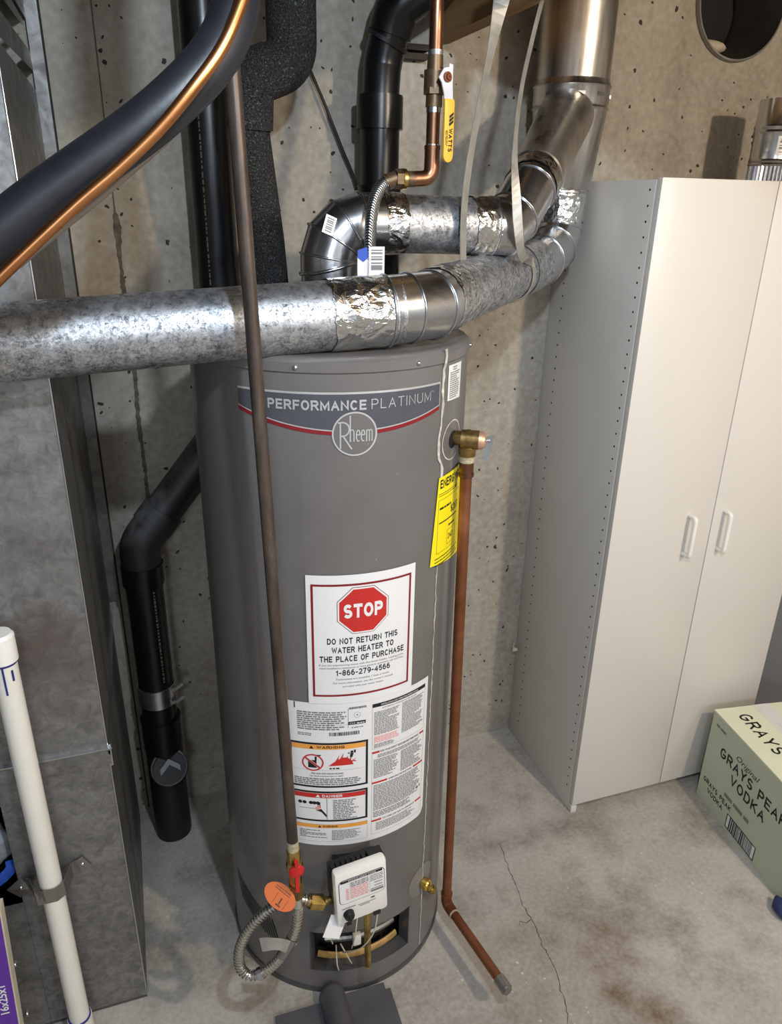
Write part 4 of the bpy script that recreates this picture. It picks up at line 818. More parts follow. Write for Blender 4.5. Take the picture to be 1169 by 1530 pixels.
# ------------------------------------------------------------------ water line with ball valve
def build_water_line():
    x, y = .506, 1.28
    L = thing('water_supply_pipe', (x, y, 1.71), 'copper water pipe with ball valve hanging above the heater', 'pipe')
    m = MB(); m.cyl((x - .004, y, 2.42), (x, y, 1.893), .0111, 18); part(m, 'upper_pipe', 'copper', L)
    m = MB(); m.cyl((x, y, 1.900), (x, y, 1.893), .0128, 18, .0118); part(m, 'solder_ring', 'zinc', L)
    m = MB(); m.cyl((x, y, 1.822), (x, y, 1.812), .0122, 18); part(m, 'solder_ring', 'zinc', L)
    m = MB(); m.cyl((x, y, 1.766), (x, y, 1.762), .0118, 18); part(m, 'solder_ring', 'zinc', L)
    m = MB(); m.cyl((x, y, 1.893), (x, y, 1.868), .0125, 18, .0135); m.cyl((x, y, 1.872), (x, y, 1.845), .0175, 18); m.cyl((x, y, 1.847), (x, y, 1.838), .0185, 8); m.cyl((x, y, 1.838), (x, y, 1.82), .0135, 18); m.cyl((x + .005, y - .010, 1.860), (x + .012, y - .030, 1.860), .007, 12); vb = part(m, 'ball_valve', 'aged_dark', L)
    # lever: plate on the stem, offset and going down
    s = Vector((.514, 1.252, 1.860)); lm = Matrix.Translation(s) @ Matrix.Rotation(math.radians(18), 4, 'Z')
    m = MB(); m.prism([(-.010, -.008), (-.016, -.002), (-.012, .004), (-.006, .012), (.004, .014), (.004, .019), (.012, .018), (.0125, -.010), (.0145, -.030), (-.003, -.034), (-.004, -.024)], .0022, lm @ Matrix.Rotation(PI / 2, 4, 'X')); lv = part(m, 'lever_plate', 'lever_steel', vb)
    m = MB(); mt = lm @ Matrix.Translation((0, 0, 0)) @ Matrix.Rotation(PI / 2, 4, 'X'); m.lathe([(.001, .009), (.0045, .009), (.005, .006), (.0075, .0055), (.0075, .0015)], 12, mt, close=False); part(m, 'lever_nut', 'rusty', vb)
    hh = [(-.0035, -.030), (.0160, -.030), (.0175, -.034), (.0185, -.108)] + [(.0085 + .010 * math.cos(t), -.112 + .010 * math.sin(t)) for t in [-k * PI / 8 for k in range(9)]] + [(-.0025, -.040)]
    m = MB(); m.prism(hh, .006, lm @ Matrix.Translation((0, .002, 0)) @ Matrix.Rotation(PI / 2, 4, 'X')); gp = part(m, 'lever_grip', 'yellow_grip', vb, 35, .0012, 'yellow plastic lever grip')
    fm = lm @ Matrix.Translation((0, -.0042, 0)) @ Matrix.Rotation(PI / 2, 4, 'X')
    m = MB(); vs, fs = block2d('WATTS', .0082, .034, .22); m.add([fm @ Vector((.0065 + v, -.072 - u, .0004)) for u, v in vs], fs)
    for k in range(3): z0 = -.054 - k * .0055; m.add([fm @ Vector(p) for p in ((.0065, z0, .0004), (.0155, z0 + .006, .0004), (.0155, z0 + .002, .0004), (.0075, z0 - .004, .0004))], [(0, 1, 2, 3)])
    part(m, 'lever_lettering', 'print_black', vb, 0)
    m = MB(); rng = random.Random(2)
    for col in (.0005, .003):
        for a, b in words(rng, .075, .098, .0016): m.add([fm @ Vector(p) for p in ((col, -a, .0004), (col + .0014, -a, .0004), (col + .0014, -b, .0004), (col, -b, .0004))], [(0, 1, 2, 3)])
    part(m, 'lever_fine_print', 'aged_brass', vb, 0)
    m = MB(); m.cyl((x, y, 1.822), (x, y, 1.760), .0111, 18); part(m, 'lower_pipe', 'copper', L)
    m = MB(); m.sweep(fillet([(x, y, 1.762), (x, y, 1.714), (x - .035, y, 1.712)], .022), .0128, 18); m.cyl((x, y, 1.764), (x, y, 1.758), .0134, 18); part(m, 'elbow', 'copper', L)
    m = MB(); m.cyl((x - .03, y, 1.712), (x - .050, y, 1.712), .0128, 18); part(m, 'adapter', 'aged_dark', L)
    m = MB(); m.cyl((x - .046, y, 1.712), (x - .052, y, 1.712), .0162, 18); part(m, 'brass_collar', 'brass', L)
    # braided connector
    Hs = thing('braided_connector', (.405, 1.30, 1.53), 'braided steel water connector curving down to the heater top', 'hose')
    m = MB(); m.sweep(catmull([(.438, 1.28, 1.711), (.420, 1.281, 1.702), (.409, 1.284, 1.682), (.4035, 1.288, 1.648), (.403, 1.293, 1.60), (.405, 1.30, 1.545)], 8), .0105, 16); part(m, 'hose', 'braided_steel', Hs)
    m = MB(); m.cyl((.454, 1.28, 1.712), (.442, 1.28, 1.712), .0158, 6); m.cyl((.443, 1.28, 1.712), (.428, 1.2805, 1.707), .0125, 16); m.cyl((.430, 1.2805, 1.708), (.427, 1.281, 1.706), .0135, 16); part(m, 'coupling_nut', 'aged_dark', Hs)
    m = MB(); m.cyl((.405, 1.30, 1.56), (.405, 1.30, 1.53), .014, 8); part(m, 'coupling_nut', 'zinc', Hs)
    g = thing('hang_tag', (.405, 1.288, 1.54), 'white barcode tag with a blue corner tied round the braided connector', 'tag')
    m = MB(); m.box(.398, .426, 1.282, 1.283, 1.545, 1.606); f1 = part(m, 'barcode_flap', 'label_white', g)
    m = MB(); m.box(.379, .399, 1.286, 1.287, 1.545, 1.592); part(m, 'side_flap', 'label_white', g)
    m = MB(); m.prism([(.379, 1.588), (.379, 1.600), (.398, 1.606), (.398, 1.588), (.389, 1.581)], .0018, Matrix.Translation((0, 1.2868, 0)) @ Matrix.Rotation(PI / 2, 4, 'X')); part(m, 'blue_corner', 'blue_bag', g)
    m = MB()
    for k, (a, b) in enumerate(((.599, .601), (.594, .597), (.5885, .5905), (.584, .587), (.578, .5805), (.568, .576))): m.box(.402, .422, 1.2815, 1.282, 1 + a, 1 + b)
    part(m, 'barcode', 'print_grey', f1)
build_water_line()

# ------------------------------------------------------------------ gas pipe, valve, flexible connector
def build_gas():
    top = Vector((.157, 1.098, 1.862)); bot = Vector((.186, 1.062, .552)); d = (bot - top).normalized()
    G = thing('gas_pipe', (bot.x, bot.y, .40), 'dark iron gas pipe running straight down in front of the heater', 'pipe')
    m = MB(); m.cyl(top - d * .22, bot, .0107, 20); part(m, 'iron_pipe', 'black_iron', G)
    m = MB(); m.cyl(bot - d * .006, bot + d * .022, .0112, 18); part(m, 'sealed_thread', 'thread_tape', G)
    v = bot + d * .055; m = MB(); m.cyl(bot + d * .016, bot + d * .045, .0135, 8); m.sphere(v, .0165, 16, 10); m.cyl(bot + d * .066, bot + d * .10, .0125, 16); vb = part(m, 'gas_valve', 'brass', G)
    hm = Matrix.Translation(v + Vector((0, -.018, .0))); m = MB(); m.sphere(v + Vector((0, -.020, .004)), .0155, 16, 8, (1, .45, 1)); m.box(-.0035, .0035, -.008, .002, -.045, .030, hm); part(m, 'valve_handle', 'red_plastic', vb, 35, .0, 'red plastic shut-off handle')
    nb = bot + d * .10; m = MB(); m.cyl(nb, nb + d * .035, .0148, 6); part(m, 'coupling_nut', 'aged_brass', G)
    # flexible connector
    F = thing('gas_connector', (.12, 1.06, .24), 'looped corrugated steel gas connector hanging in front of the heater', 'hose')
    s = nb + d * .03
    path = catmull([s, (.189, 1.052, .385), (.180, 1.043, .340), (.152, 1.040, .288), (.118, 1.043, .254), (.088, 1.050, .242), (.070, 1.060, .262), (.074, 1.068, .308), (.101, 1.073, .352), (.142, 1.075, .383), (.176, 1.072, .393), (.206, 1.068, .389), (.224, 1.066, .376)], 26)
    # evenly spaced corrugations
    Ls = [0]
    for a, b in zip(path, path[1:]): Ls.append(Ls[-1] + (b - a).length)
    tot = Ls[-1]; N = int(tot / .0016); ev = []; j = 0
    for i in range(N + 1):
        t = tot * i / N
        while j < len(Ls) - 2 and Ls[j + 1] < t: j += 1
        ev.append(path[j].lerp(path[j + 1], (t - Ls[j]) / max(1e-9, Ls[j + 1] - Ls[j])))
    R = [.0090 + .0019 * (1 if (i // 2) % 2 == 0 else -1) for i in range(len(ev))]
    R = [(.0098 if (tot * i / N) < .03 else r_) for i, r_ in enumerate(R)]
    m = MB(); m.sweep(ev, R, 16); part(m, 'corrugated_hose', 'corrugated_steel', F, 50)
    m = MB(); m.cyl((.216, 1.067, .381), (.243, 1.066, .370), .0155, 6); m.cyl((.205, 1.068, .387), (.218, 1.067, .380), .0105, 14); part(m, 'coupling_nut', 'brass', F)
    i0 = int(len(ev) * .40); m = MB(); m.sweep(ev[i0:i0 + 8], .0125, 18); part(m, 'steel_sleeve', 'zinc', F)
    i1 = int(len(ev) * .245); m = MB(); m.sweep(ev[i1 - 14:i1 + 16], .0118, 18); tg = part(m, 'label_sleeve', 'dull_zinc', F)
    m = MB(); p = ev[i1]; m.ribbon(catmull([p + Vector((.008, -.008, .0)), p + Vector((-.012, -.010, .022)), p + Vector((-.034, -.004, .026)), p + Vector((-.052, .006, .018))], 5), .026, .0006, (.45, .1, .9)); part(m, 'foil_flag', 'strap_metal', F)
    # orange oval tag
    o = thing('oval_tag', (.155, 1.05, .40), 'orange oval paper tag beside the red gas valve', 'tag')
    nz_ = Vector((-.11, -.72, .86)).normalized(); xr_ = Vector((1, -.12, .03)); xr_ = (xr_ - nz_ * xr_.dot(nz_)).normalized(); yr_ = nz_.cross(xr_)
    tm = Matrix(((xr_.x, yr_.x, nz_.x, .155), (xr_.y, yr_.y, nz_.y, 1.050), (xr_.z, yr_.z, nz_.z, .436), (0, 0, 0, 1))) @ Matrix.Rotation(math.radians(-44), 4, 'Z')
    m = MB(); m.prism([(.034 * math.cos(2 * PI * k / 36), .0215 * math.sin(2 * PI * k / 36)) for k in range(36)], .0008, tm); part(m, 'tag_card', 'orange_tag', o, 0)
    m = MB(); rng = random.Random(4)
    for z in (.012, .008):
        for a, b in words(rng, -.018, .018, .0018): m.add([tm @ Vector(p) for p in ((a, z, .0011), (b, z, .0011), (b, z + .0018, .0011), (a, z + .0018, .0011))], [(0, 1, 2, 3)])
    for bx in (rc4(.004, .007, -.012, .0), rc4(.0, .011, -.016, -.013), rc4(-.007, -.0062, -.016, .004), rc4(.017, .0178, -.016, .004)): m.add([tm @ Vector((a, b, .0011)) for a, b in bx], [(0, 1, 2, 3)])
    part(m, 'tag_print', 'rusty', o, 0)
def rc4(x0, x1, z0, z1): return [(x0, z0), (x1, z0), (x1, z1), (x0, z1)]
build_gas()

# ------------------------------------------------------------------ black drain pipes
def build_abs():
    r = .0445
    Y0 = 1.775; xs = .199; yl = 1.735; xl = -.036
    D = thing('drain_stack', (-.03, yl, 0), 'black plastic drain stack with elbow and cleanout behind the heater', 'drain pipe')
    m = MB(); m.cyl((xs, Y0, 2.42), (xs, Y0, 1.18), r, 28); part(m, 'upper_pipe', 'black_abs', D)
    m = MB(); rng = random.Random(6); z = 1.95
    while z > 1.5:
        h = rng.uniform(.003, .012); m.lathe([(r + .0006, z - h), (r + .0006, z)], 2, Matrix.Translation((xs, Y0, 0)), (math.radians(-122), math.radians(-118))); z -= h + rng.uniform(.002, .006)
    part(m, 'pipe_print', 'abs_print', D, 0)
    a = Vector((xs, Y0, 1.18)); b = Vector((-.036, yl, .905)); dg = (b - a).normalized(); c = Vector((xl, yl, .88))
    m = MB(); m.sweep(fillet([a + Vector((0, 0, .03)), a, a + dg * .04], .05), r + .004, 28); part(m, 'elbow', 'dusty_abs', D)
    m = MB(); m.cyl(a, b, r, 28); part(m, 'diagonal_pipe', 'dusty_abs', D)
    j = b - dg * .055
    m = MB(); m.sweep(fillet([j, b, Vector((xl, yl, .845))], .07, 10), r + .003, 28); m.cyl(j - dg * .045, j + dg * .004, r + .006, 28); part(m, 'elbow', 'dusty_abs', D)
    m = MB(); m.cyl((xl, yl, .852), (xl, yl, .800), r + .0055, 28); m.cyl((xl, yl, .853), (xl, yl, .848), r + .0065, 28); part(m, 'socket', 'black_abs', D)
    m = MB(); m.cyl((xl, yl, .82), (xl, yl, .30), r, 28); part(m, 'lower_pipe', 'black_abs', D)
    m = MB(); rng = random.Random(8); z = .79
    while z > .53:
        h = rng.uniform(.003, .010); m.lathe([(r + .0006, z - h), (r + .0006, z)], 2, Matrix.Translation((xl, yl, 0)), (math.radians(-66), math.radians(-60))); z -= h + rng.uniform(.002, .005)
    part(m, 'pipe_print', 'abs_print', D, 0)
    m = MB(); m.lathe([(r + .001, .505), (r + .004, .504), (r + .004, .450), (r + .001, .449)], 36, Matrix.Translation((xl, yl, 0)), close=False); bc = part(m, 'band_clamp', 'zinc', D, label='steel band clamp')
    for zz in (.498, .458):
        m = MB(); m.cyl((xl + .040, yl - .038, zz), (xl + .062, yl - .018, zz), .006, 10); part(m, 'clamp_screw', 'zinc', bc)
    m = MB(); m.cyl((xl, yl, .395), (xl, yl, .30), r + .006, 28); m.cyl((xl, yl, .398), (xl, yl, .392), r + .0075, 28); part(m, 'coupling', 'black_abs', D)
    # cleanout wye: body and a capped branch facing the room
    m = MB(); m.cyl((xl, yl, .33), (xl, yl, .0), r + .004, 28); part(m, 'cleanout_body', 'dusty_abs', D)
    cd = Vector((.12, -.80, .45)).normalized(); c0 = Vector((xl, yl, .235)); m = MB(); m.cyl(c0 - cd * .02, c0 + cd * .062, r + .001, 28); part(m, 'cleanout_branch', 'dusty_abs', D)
    m = MB(); m.cyl(c0 + cd * .058, c0 + cd * .068, r - .002, 28); cp = part(m, 'cleanout_cap', 'black_plastic', D)
    bead_ring(c0 + cd * .062, cd, r + .001, D, 'dusty_abs', .0045)
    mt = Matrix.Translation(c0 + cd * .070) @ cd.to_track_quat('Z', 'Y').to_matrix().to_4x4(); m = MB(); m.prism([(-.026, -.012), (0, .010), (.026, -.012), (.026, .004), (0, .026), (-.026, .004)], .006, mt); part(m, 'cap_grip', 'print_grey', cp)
    # second pipe behind the copper line
    x, y = .567, 1.752
    D2 = thing('drain_pipe', (x, y, 1.60), 'black plastic drain pipe with couplings behind the copper line', 'drain pipe')
    m = MB(); m.cyl((x, y, 1.86), (x, y, 1.48), r - .001, 28); part(m, 'pipe', 'black_abs', D2)
    m = MB(); m.cyl((x, y, 1.885), (x, y, 1.822), r + .006, 28); m.cyl((x, y, 1.888), (x, y, 1.882), r + .0045, 28); part(m, 'coupling', 'black_abs', D2)
    m = MB(); m.cyl((x, y, 1.708), (x, y, 1.50), r + .0045, 28); m.cyl((x, y, 1.709), (x, y, 1.704), r + .006, 28); part(m, 'coupling', 'black_abs', D2)
    m = MB(); m.sweep(fillet([(x, y, 1.87), (x + .005, y, 1.95), (x + .022, y - .015, 2.03)], .1), [r - .004] * 2 + [r - .003] * 7, 28); part(m, 'offset_elbow', 'black_abs', D2)
    m = MB(); m.sweep(fillet([(x + .016, y - .010, 2.0), (x + .028, y - .02, 2.05), (x + .13, y - .06, 2.12), (x + .3, y - .12, 2.2)], .05), r + .002, 28); part(m, 'upper_elbow', 'black_abs', D2)
    m = MB(); m.cyl((x + .010, y - .006, 1.985), (x + .013, y - .008, 1.992), r + .003, 28); part(m, 'socket_rim', 'dusty_abs', D2)
    # foam covered pipe
    P = thing('foam_insulated_pipe', (.28, 1.6, 1.5), 'black foam insulated pipe bending down behind the gas pipe', 'pipe')
    m = MB(); m.sweep(fillet([(.345, 1.60, 2.42), (.343, 1.60, 1.915), (.268, 1.59, 1.885)], .05, 8), .0465, 32); part(m, 'upper_foam', 'black_foam', P)
    m = MB(); m.sweep(fillet([(.300, 1.594, 1.900), (.262, 1.59, 1.885), (.258, 1.60, 1.80)], .05, 8), [.0465] * 8 + [.043] * 2, 32); part(m, 'elbow_foam', 'black_foam', P)
    m = MB(); m.sweep([(.257, 1.60, 1.86), (.257, 1.60, 1.795)], .040, 32); part(m, 'foam_collar', 'black_foam', P)
    m = MB(); m.sweep([(.256, 1.60, 1.797), (.276, 1.605, 1.60), (.289, 1.61, 1.40)], [.038, .0405, .042], 32); part(m, 'lower_foam', 'black_foam', P)
    # cable on wall
    m = MB(); m.sweep(catmull([(.39, 1.83, 2.03), (.426, 1.83, 1.949), (.462, 1.828, 1.874), (.500, 1.826, 1.788), (.532, 1.826, 1.719), (.545, 1.828, 1.66)], 6), .0032, 10); o = m.build('wall_cable', 'rubber_black'); tag(o, 'thin black cable hanging on the wall behind the foam pipe', 'cable')
build_abs()

# ------------------------------------------------------------------ refrigerant lines near the camera
def build_lines():
    L = thing('refrigerant_lines', (.02, .87, 1.70), 'bundle of black insulated and bare copper refrigerant lines curving overhead', 'pipe')
    P = catmull([(-.35, .88, 1.47), (-.24, .875, 1.545), (-.152, .87, 1.613), (-.071, .87, 1.673), (.024, .87, 1.736), (.073, .875, 1.774), (.108, .885, 1.808), (.130, .90, 1.842), (.143, .92, 1.885), (.150, .95, 1.95), (.155, 1.0, 2.2)], 8)
    m = MB(); m.sweep(P, .0245, 32); part(m, 'insulated_line', 'smooth_foam', L)
    P = catmull([(-.33, .868, 1.435), (-.22, .864, 1.515), (-.145, .86, 1.577), (-.117, .86, 1.602), (-.075, .86, 1.638), (-.033, .86, 1.673), (.008, .86, 1.705), (.05, .86, 1.742), (.085, .862, 1.779), (.113, .87, 1.812), (.133, .88, 1.845), (.150, .895, 1.885), (.16, .93, 1.95), (.165, .99, 2.2)], 8)
    P = [Vector((0, 0, 1.68)) + (p - Vector((0, 0, 1.68))) * (.838 / .86) for p in P]
    m = MB(); m.sweep(P, .0062, 18); part(m, 'copper_line', 'line_copper', L, label='bare copper line')
    P = catmull([(-.10, .872, 1.612), (-.077, .874, 1.630), (-.049, .875, 1.651), (-.014, .876, 1.677), (.021, .876, 1.704), (.057, .876, 1.733), (.095, .878, 1.772), (.125, .884, 1.812), (.145, .895, 1.852), (.158, .92, 1.90), (.17, .98, 2.15)], 8)
    m = MB(); m.sweep(P, .0034, 12); part(m, 'control_wire', 'wire_grey', L)
    P = catmull([(.09, .905, 1.778), (.118, .91, 1.812), (.140, .922, 1.852), (.157, .94, 1.90), (.166, .98, 1.98), (.17, 1.03, 2.2)], 8); m = MB(); m.sweep(P, .016, 24); part(m, 'rear_insulated_line', 'smooth_foam', L)
build_lines()

# ------------------------------------------------------------------ furnace cabinet / return duct at left
XF, YF = -.127, 1.246
def build_furnace():
    F = thing('return_air_duct', (-.45, 1.5, 0), 'tall galvanised sheet metal duct box at the left edge', 'duct')
    xl = -.95; zs = .708; t = .0015
    m = MB(); m.box(xl, XF, YF, YF + t, zs + .002, 2.40); part(m, 'upper_front_panel', 'galvanised_box', F, 0)
    # lower front: opening for the filter at its left
    m = MB(); m.box(-.326, XF, YF + .001, YF + .001 + t, .012, zs + .001); part(m, 'lower_front_panel', 'galvanised_box', F, 0)
    m = MB(); m.box(xl, -.3255, YF + .001, YF + .001 + t, .012, .372); part(m, 'filter_door', 'galvanised_box', F, 0)
    m = MB(); m.box(xl, -.3255, YF + .001, YF + .001 + t, .62, zs + .001); part(m, 'header_panel', 'galvanised_box', F, 0)
    # side sheets, cut by slanted open seams near the top
    m = MB(); m.box(XF - t, XF, YF + t, YW - .004, zs + .002, 1.868); part(m, 'upper_side_panel', 'galvanised_side', F, 0)
    m = MB(); m.add([(XF, YF + .05, 1.876), (XF, YW - .004, 1.902), (XF, YW - .004, 1.935), (XF, YF + .02, 1.915)], [(0, 1, 2, 3)]); m.add([(XF, YF, 1.936), (XF, YW - .1, 1.962), (XF, YW - .06, 1.975), (XF, YF, 1.968)], [(0, 1, 2, 3)]); m.add([(XF, YF, 1.974), (XF, YW - .004, 1.99), (XF, YW - .004, 2.4), (XF, YF, 2.4)], [(0, 1, 2, 3)]); part(m, 'top_side_panel', 'galvanised_side', F, 0)
    m = MB(); m.box(XF - t, XF, YF + t, YW - .03, .012, zs + .001); part(m, 'lower_side_panel', 'galvanised_side', F, 0)
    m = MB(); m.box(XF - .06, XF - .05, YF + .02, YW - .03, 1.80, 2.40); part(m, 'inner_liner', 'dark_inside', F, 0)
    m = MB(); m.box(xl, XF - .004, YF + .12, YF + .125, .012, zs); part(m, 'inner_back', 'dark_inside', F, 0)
    # standing seam around the joint
    m = MB(); m.box(xl, XF + .004, YF - .004, YF, .672, zs); m.box(xl, XF + .004, YF - .006, YF + .002, zs - .002, zs + .003); part(m, 'joint_strip', 'galvanised_box', F, 0)
    m = MB(); m.box(xl, XF + .005, YF - .0085, YF + .001, zs + .002, zs + .0045); part(m, 'joint_edge', 'zinc', F, 0)
    m = MB(); m.box(XF, XF + .005, YF - .004, YW - .03, zs - .012, zs + .002); m.box(XF, XF + .008, YF - .006, YW - .03, zs + .001, zs + .004); m.box(XF, XF + .006, YF - .003, YF + .012, .668, zs + .01); part(m, 'side_joint_strip', 'galvanised_clean', F, 0)
    # folded corner edge
    m = MB(); m.cyl((XF, YF, zs + .01), (XF, YF, 2.4), .0016, 8); m.cyl((XF, YF, .012), (XF, YF, zs - .03), .0016, 8); part(m, 'corner_fold', 'zinc', F)
    m = MB(); m.box(-.127, -.1035, YW - .012, YW - .010, zs, 2.4); part(m, 'rear_flange', 'galvanised_side', F, 0)
    m = MB(); m.box(xl, XF, YF + .004, YW - .03, 0, .014); part(m, 'base', 'heater_dark', F, 0)
    for (x, z) in ((-.368, .344), (-.367, .212), (-.368, .06)):
        m = MB(); m.sphere((x, YF - .001, z), .0055, 12, 6); part(m, 'screw', 'zinc', F)
    # things in the filter opening
    rng = random.Random(12); m = MB(); m.sphere((-.375, YF + .045, .50), .05, 20, 14, (.9, .55, 1.2)); m.v = [tuple(Vector(v) + Vector((noise.noise(Vector(v) * 40), 0, noise.noise(Vector(v) * 45 + Vector((3, 0, 0))))) * .012) for v in m.v]
    o = m.build('plastic_bag', 'grey_bag', None, 40, (-.375, YF + .045, .44)); tag(o, 'crumpled clear plastic bag stuffed in the duct opening', 'bag')
    m = MB(); m.ribbon(catmull([(-.41, YF + .02, .418), (-.37, YF + .012, .428), (-.340, YF + .016, .448), (-.334, YF + .02, .47)], 5), .022, .002, (0, .1, 1)); o = m.build('blue_band', 'blue_bag', None, 30, (-.37, YF + .012, .42)); tag(o, 'blue plastic band poking from the duct opening', 'band')
    # filter box
    a = math.radians(3.0); fm = Matrix.Translation((-.380, 1.150, .024)) @ Matrix.Rotation(a, 4, 'Y')
    B = thing('furnace_filter', (-.380, 1.15, 0), 'boxed furnace filter with purple edge leaning at the far left', 'filter')
    m = MB(); m.box(-.42, .024, -.028, 0.0, 0, .475, fm); part(m, 'carton', 'cream_card', B)
    m = MB(); m.box(-.022, .0215, -.0292, -.0281, .0, .474, fm); bd = part(m, 'purple_edge', 'purple_card', B)
    m = MB(); vs, fs = text2d('16x25x1', .015, .075, .02); m.add([fm @ Vector((.010 - v, -.0298, .215 + u)) for u, v in vs], fs)
    part(m, 'size_lettering', 'label_white', bd, 0)
    m = MB(); rng = random.Random(3)
    for z0 in (.305, .14):
        for xx in (-.010, -.006, -.002): m.add([fm @ Vector(p) for p in ((xx, -.0298, z0), (xx + .0015, -.0298, z0), (xx + .0015, -.0298, z0 + .03), (xx, -.0298, z0 + .03))], [(0, 1, 2, 3)])
    part(m, 'fine_print', 'print_light_grey', bd, 0)
    # white plastic condensate pipe with bracket
    P = thing('condensate_pipe', (-.262, 1.205, 0), 'white plastic condensate pipe strapped to the duct front', 'pipe')
    px, py = -.2615, 1.207; m = MB(); m.cyl((px, py, .99), (px, py, .05), .0205, 24); part(m, 'pipe', 'pvc_white', P)
    m = MB(); m.cyl((px, py, 1.004), (px, py, .958), .0240, 24); m.cyl((px, py, 1.010), (px, py, 1.004), .020, 24, .0235); part(m, 'cap', 'white_plastic', P)
    m = MB(); m.cyl((px, py, .957), (px, py, .9525), .0212, 24); m.box(px - .0015, px + .0015, py - .0216, py - .020, .90, .955); m.box(px + .012, px + .0145, py - .0185, py - .013, .925, .945); part(m, 'primer_stain', 'pvc_primer', P)
    m = MB(); m.cyl((px, py, .058), (px, py, .0), .0245, 24); part(m, 'socket', 'pvc_white', P)
    m = MB(); m.cyl((px, py, .062), (px, py, .058), .0230, 24); part(m, 'primer_ring', 'pvc_primer', P)
    K = thing('pipe_bracket', (px, YF, .42), 'bent sheet metal bracket holding the white pipe', 'bracket')
    pts = [(-.338, YF - .0025, .405), (-.312, YF - .0025, .425), (-.300, YF - .02, .43), (-.288, py - .018, .435), (-.272, py - .0225, .438), (-.252, py - .0225, .438), (-.238, py - .012, .438), (-.226, YF - .012, .440), (-.214, YF - .0025, .437), (-.198, YF - .0025, .445)]
    m = MB(); m.ribbon(pts, .034, .0014, (0, 0, 1)); part(m, 'strap', 'dull_zinc', K, 0)
    for x, z in ((-.323, .417), (-.207, .441)): m = MB(); m.sphere((x, YF - .003, z), .0048, 12, 6); part(m, 'screw', 'zinc', K)
build_furnace()

# ------------------------------------------------------------------ cabinet
def build_cabinet():
    X0, Yf, H, DW = 1.089, 1.439, 1.734, .3123; X1 = X0 + 2 * DW; Yb = YW - .002; t = .018; dz = .028
    C = thing('storage_cabinet', (X0 + DW, (Yf + Yb) / 2, 0), 'tall white melamine two-door storage cabinet against the wall', 'cabinet')
    def bxp(name, x0, x1, y0, y1, z0, z1, bev=.001): m = MB(); m.box(x0, x1, y0, y1, z0, z1); return part(m, name, 'melamine', C, 35, bev)
    bxp('side_panel', X0, X0 + t, Yf + t + .001, Yb, 0, H - .004); bxp('side_panel', X1 - t, X1, Yf + t + .001, Yb, 0, H - .004)
    bxp('front_foot', X0, X0 + t, Yf, Yf + t, 0, dz - .004)
    bxp('top_panel', X0 + t, X1 - t, Yf + t + .002, Yb, H - t - .004, H - .004); bxp('back_panel', X0 + t, X1 - t, Yb - .006, Yb, .03, H - .03); bxp('bottom_panel', X0 + t, X1 - t, Yf + t + .002, Yb - .006, .045, .063)
    bxp('plinth', X0 + t, X1 - t, Yf + .05, Yf + .068, 0, .045)
    for i in (0, 1):
        x0 = X0 + i * DW + .0015; x1 = X0 + (i + 1) * DW - .0015; d = bxp('door', x0, x1, Yf, Yf + t, dz, H)
        hx = 1.3245 if i == 0 else 1.4365; za, zb = .828, .937
        m = MB(); m.sweep(fillet([(hx, Yf - .0, zb), (hx, Yf - .026, zb), (hx, Yf - .026, za), (hx, Yf, za)], .010, 5), .006, 12, flat=None); part(m, 'handle', 'white_plastic', d)
    for k, y in enumerate((Yf + .036, Yb - .062)):
        m = MB(); z = H - .024
        while z > .05:
            a = Vector((X0 - .0004, y, z)); m.cyl(a, a + Vector((.004, 0, 0)), .0027, 8); z -= .032
        o = part(m, 'shelf_pin_holes', 'pin_hole', C, 0); o['kind'] = 'stuff'
    # wall anchor by the back edge
    m = MB(); m.cyl((1.073, YW - .022, .338), (1.073, YW, .335), .005, 10); m.box(1.066, 1.069, YW - .022, YW - .018, .335, .362); m.cyl((1.066, YW - .018, .333), (1.082, YW - .02, .333), .006, 8); o = m.build('wall_anchor', 'cream_card', None, 30, (1.073, YW, .335)); tag(o, 'small pale plastic wall anchor poking out behind the cabinet', 'anchor')
    # duct offcut standing on the cabinet
    vx, vy = 1.572, 1.655; z0 = H - .004; T = Matrix.Translation((vx, vy, 0)); D = thing('duct_offcut', (vx, vy, z0), 'short galvanised duct piece standing on top of the white cabinet', 'duct piece')
    n = 72; m = MB(); vs = []; fs = []
    for z in (z0, z0 + .045):
        for k in range(n): rr_ = .0525 + (.0022 if k % 2 else -.0022) * (1 if z == z0 else .8); vs.append((vx + rr_ * math.cos(2 * PI * k / n), vy + rr_ * math.sin(2 * PI * k / n), z))
    m.add(vs, [(k, (k + 1) % n, n + (k + 1) % n, n + k) for k in range(n)]); part(m, 'crimped_end', 'galvanised_clean', D, 20)
    m = MB(); m.lathe([(.053, z0 + .044), (.0555, z0 + .048), (.053, z0 + .052), (.0555, z0 + .056), (.053, z0 + .060), (.053, z0 + .115), (.0555, z0 + .12), (.053, z0 + .125), (.0555, z0 + .132), (.0525, z0 + .137), (.0515, z0 + .193), (.050, z0 + .193), (.050, z0 + .06)], 48, T, close=False); part(m, 'sleeve', 'galvanised_clean', D, 30)
    m = MB(); m.lathe([(.0540, z0 + .068), (.0540, z0 + .110)], 8, T, (math.radians(-128), math.radians(-95))); sk = part(m, 'barcode_sticker', 'label_white', D)
    m = MB()
    for k, w in enumerate((.002, .006, .003, .007, .002)): zz = z0 + .074 + k * .007; m.lathe([(.0543, zz), (.0543, zz + w * .8)], 6, T, (math.radians(-122), math.radians(-104)))
    part(m, 'barcode', 'print_grey', sk, 0)
build_cabinet()

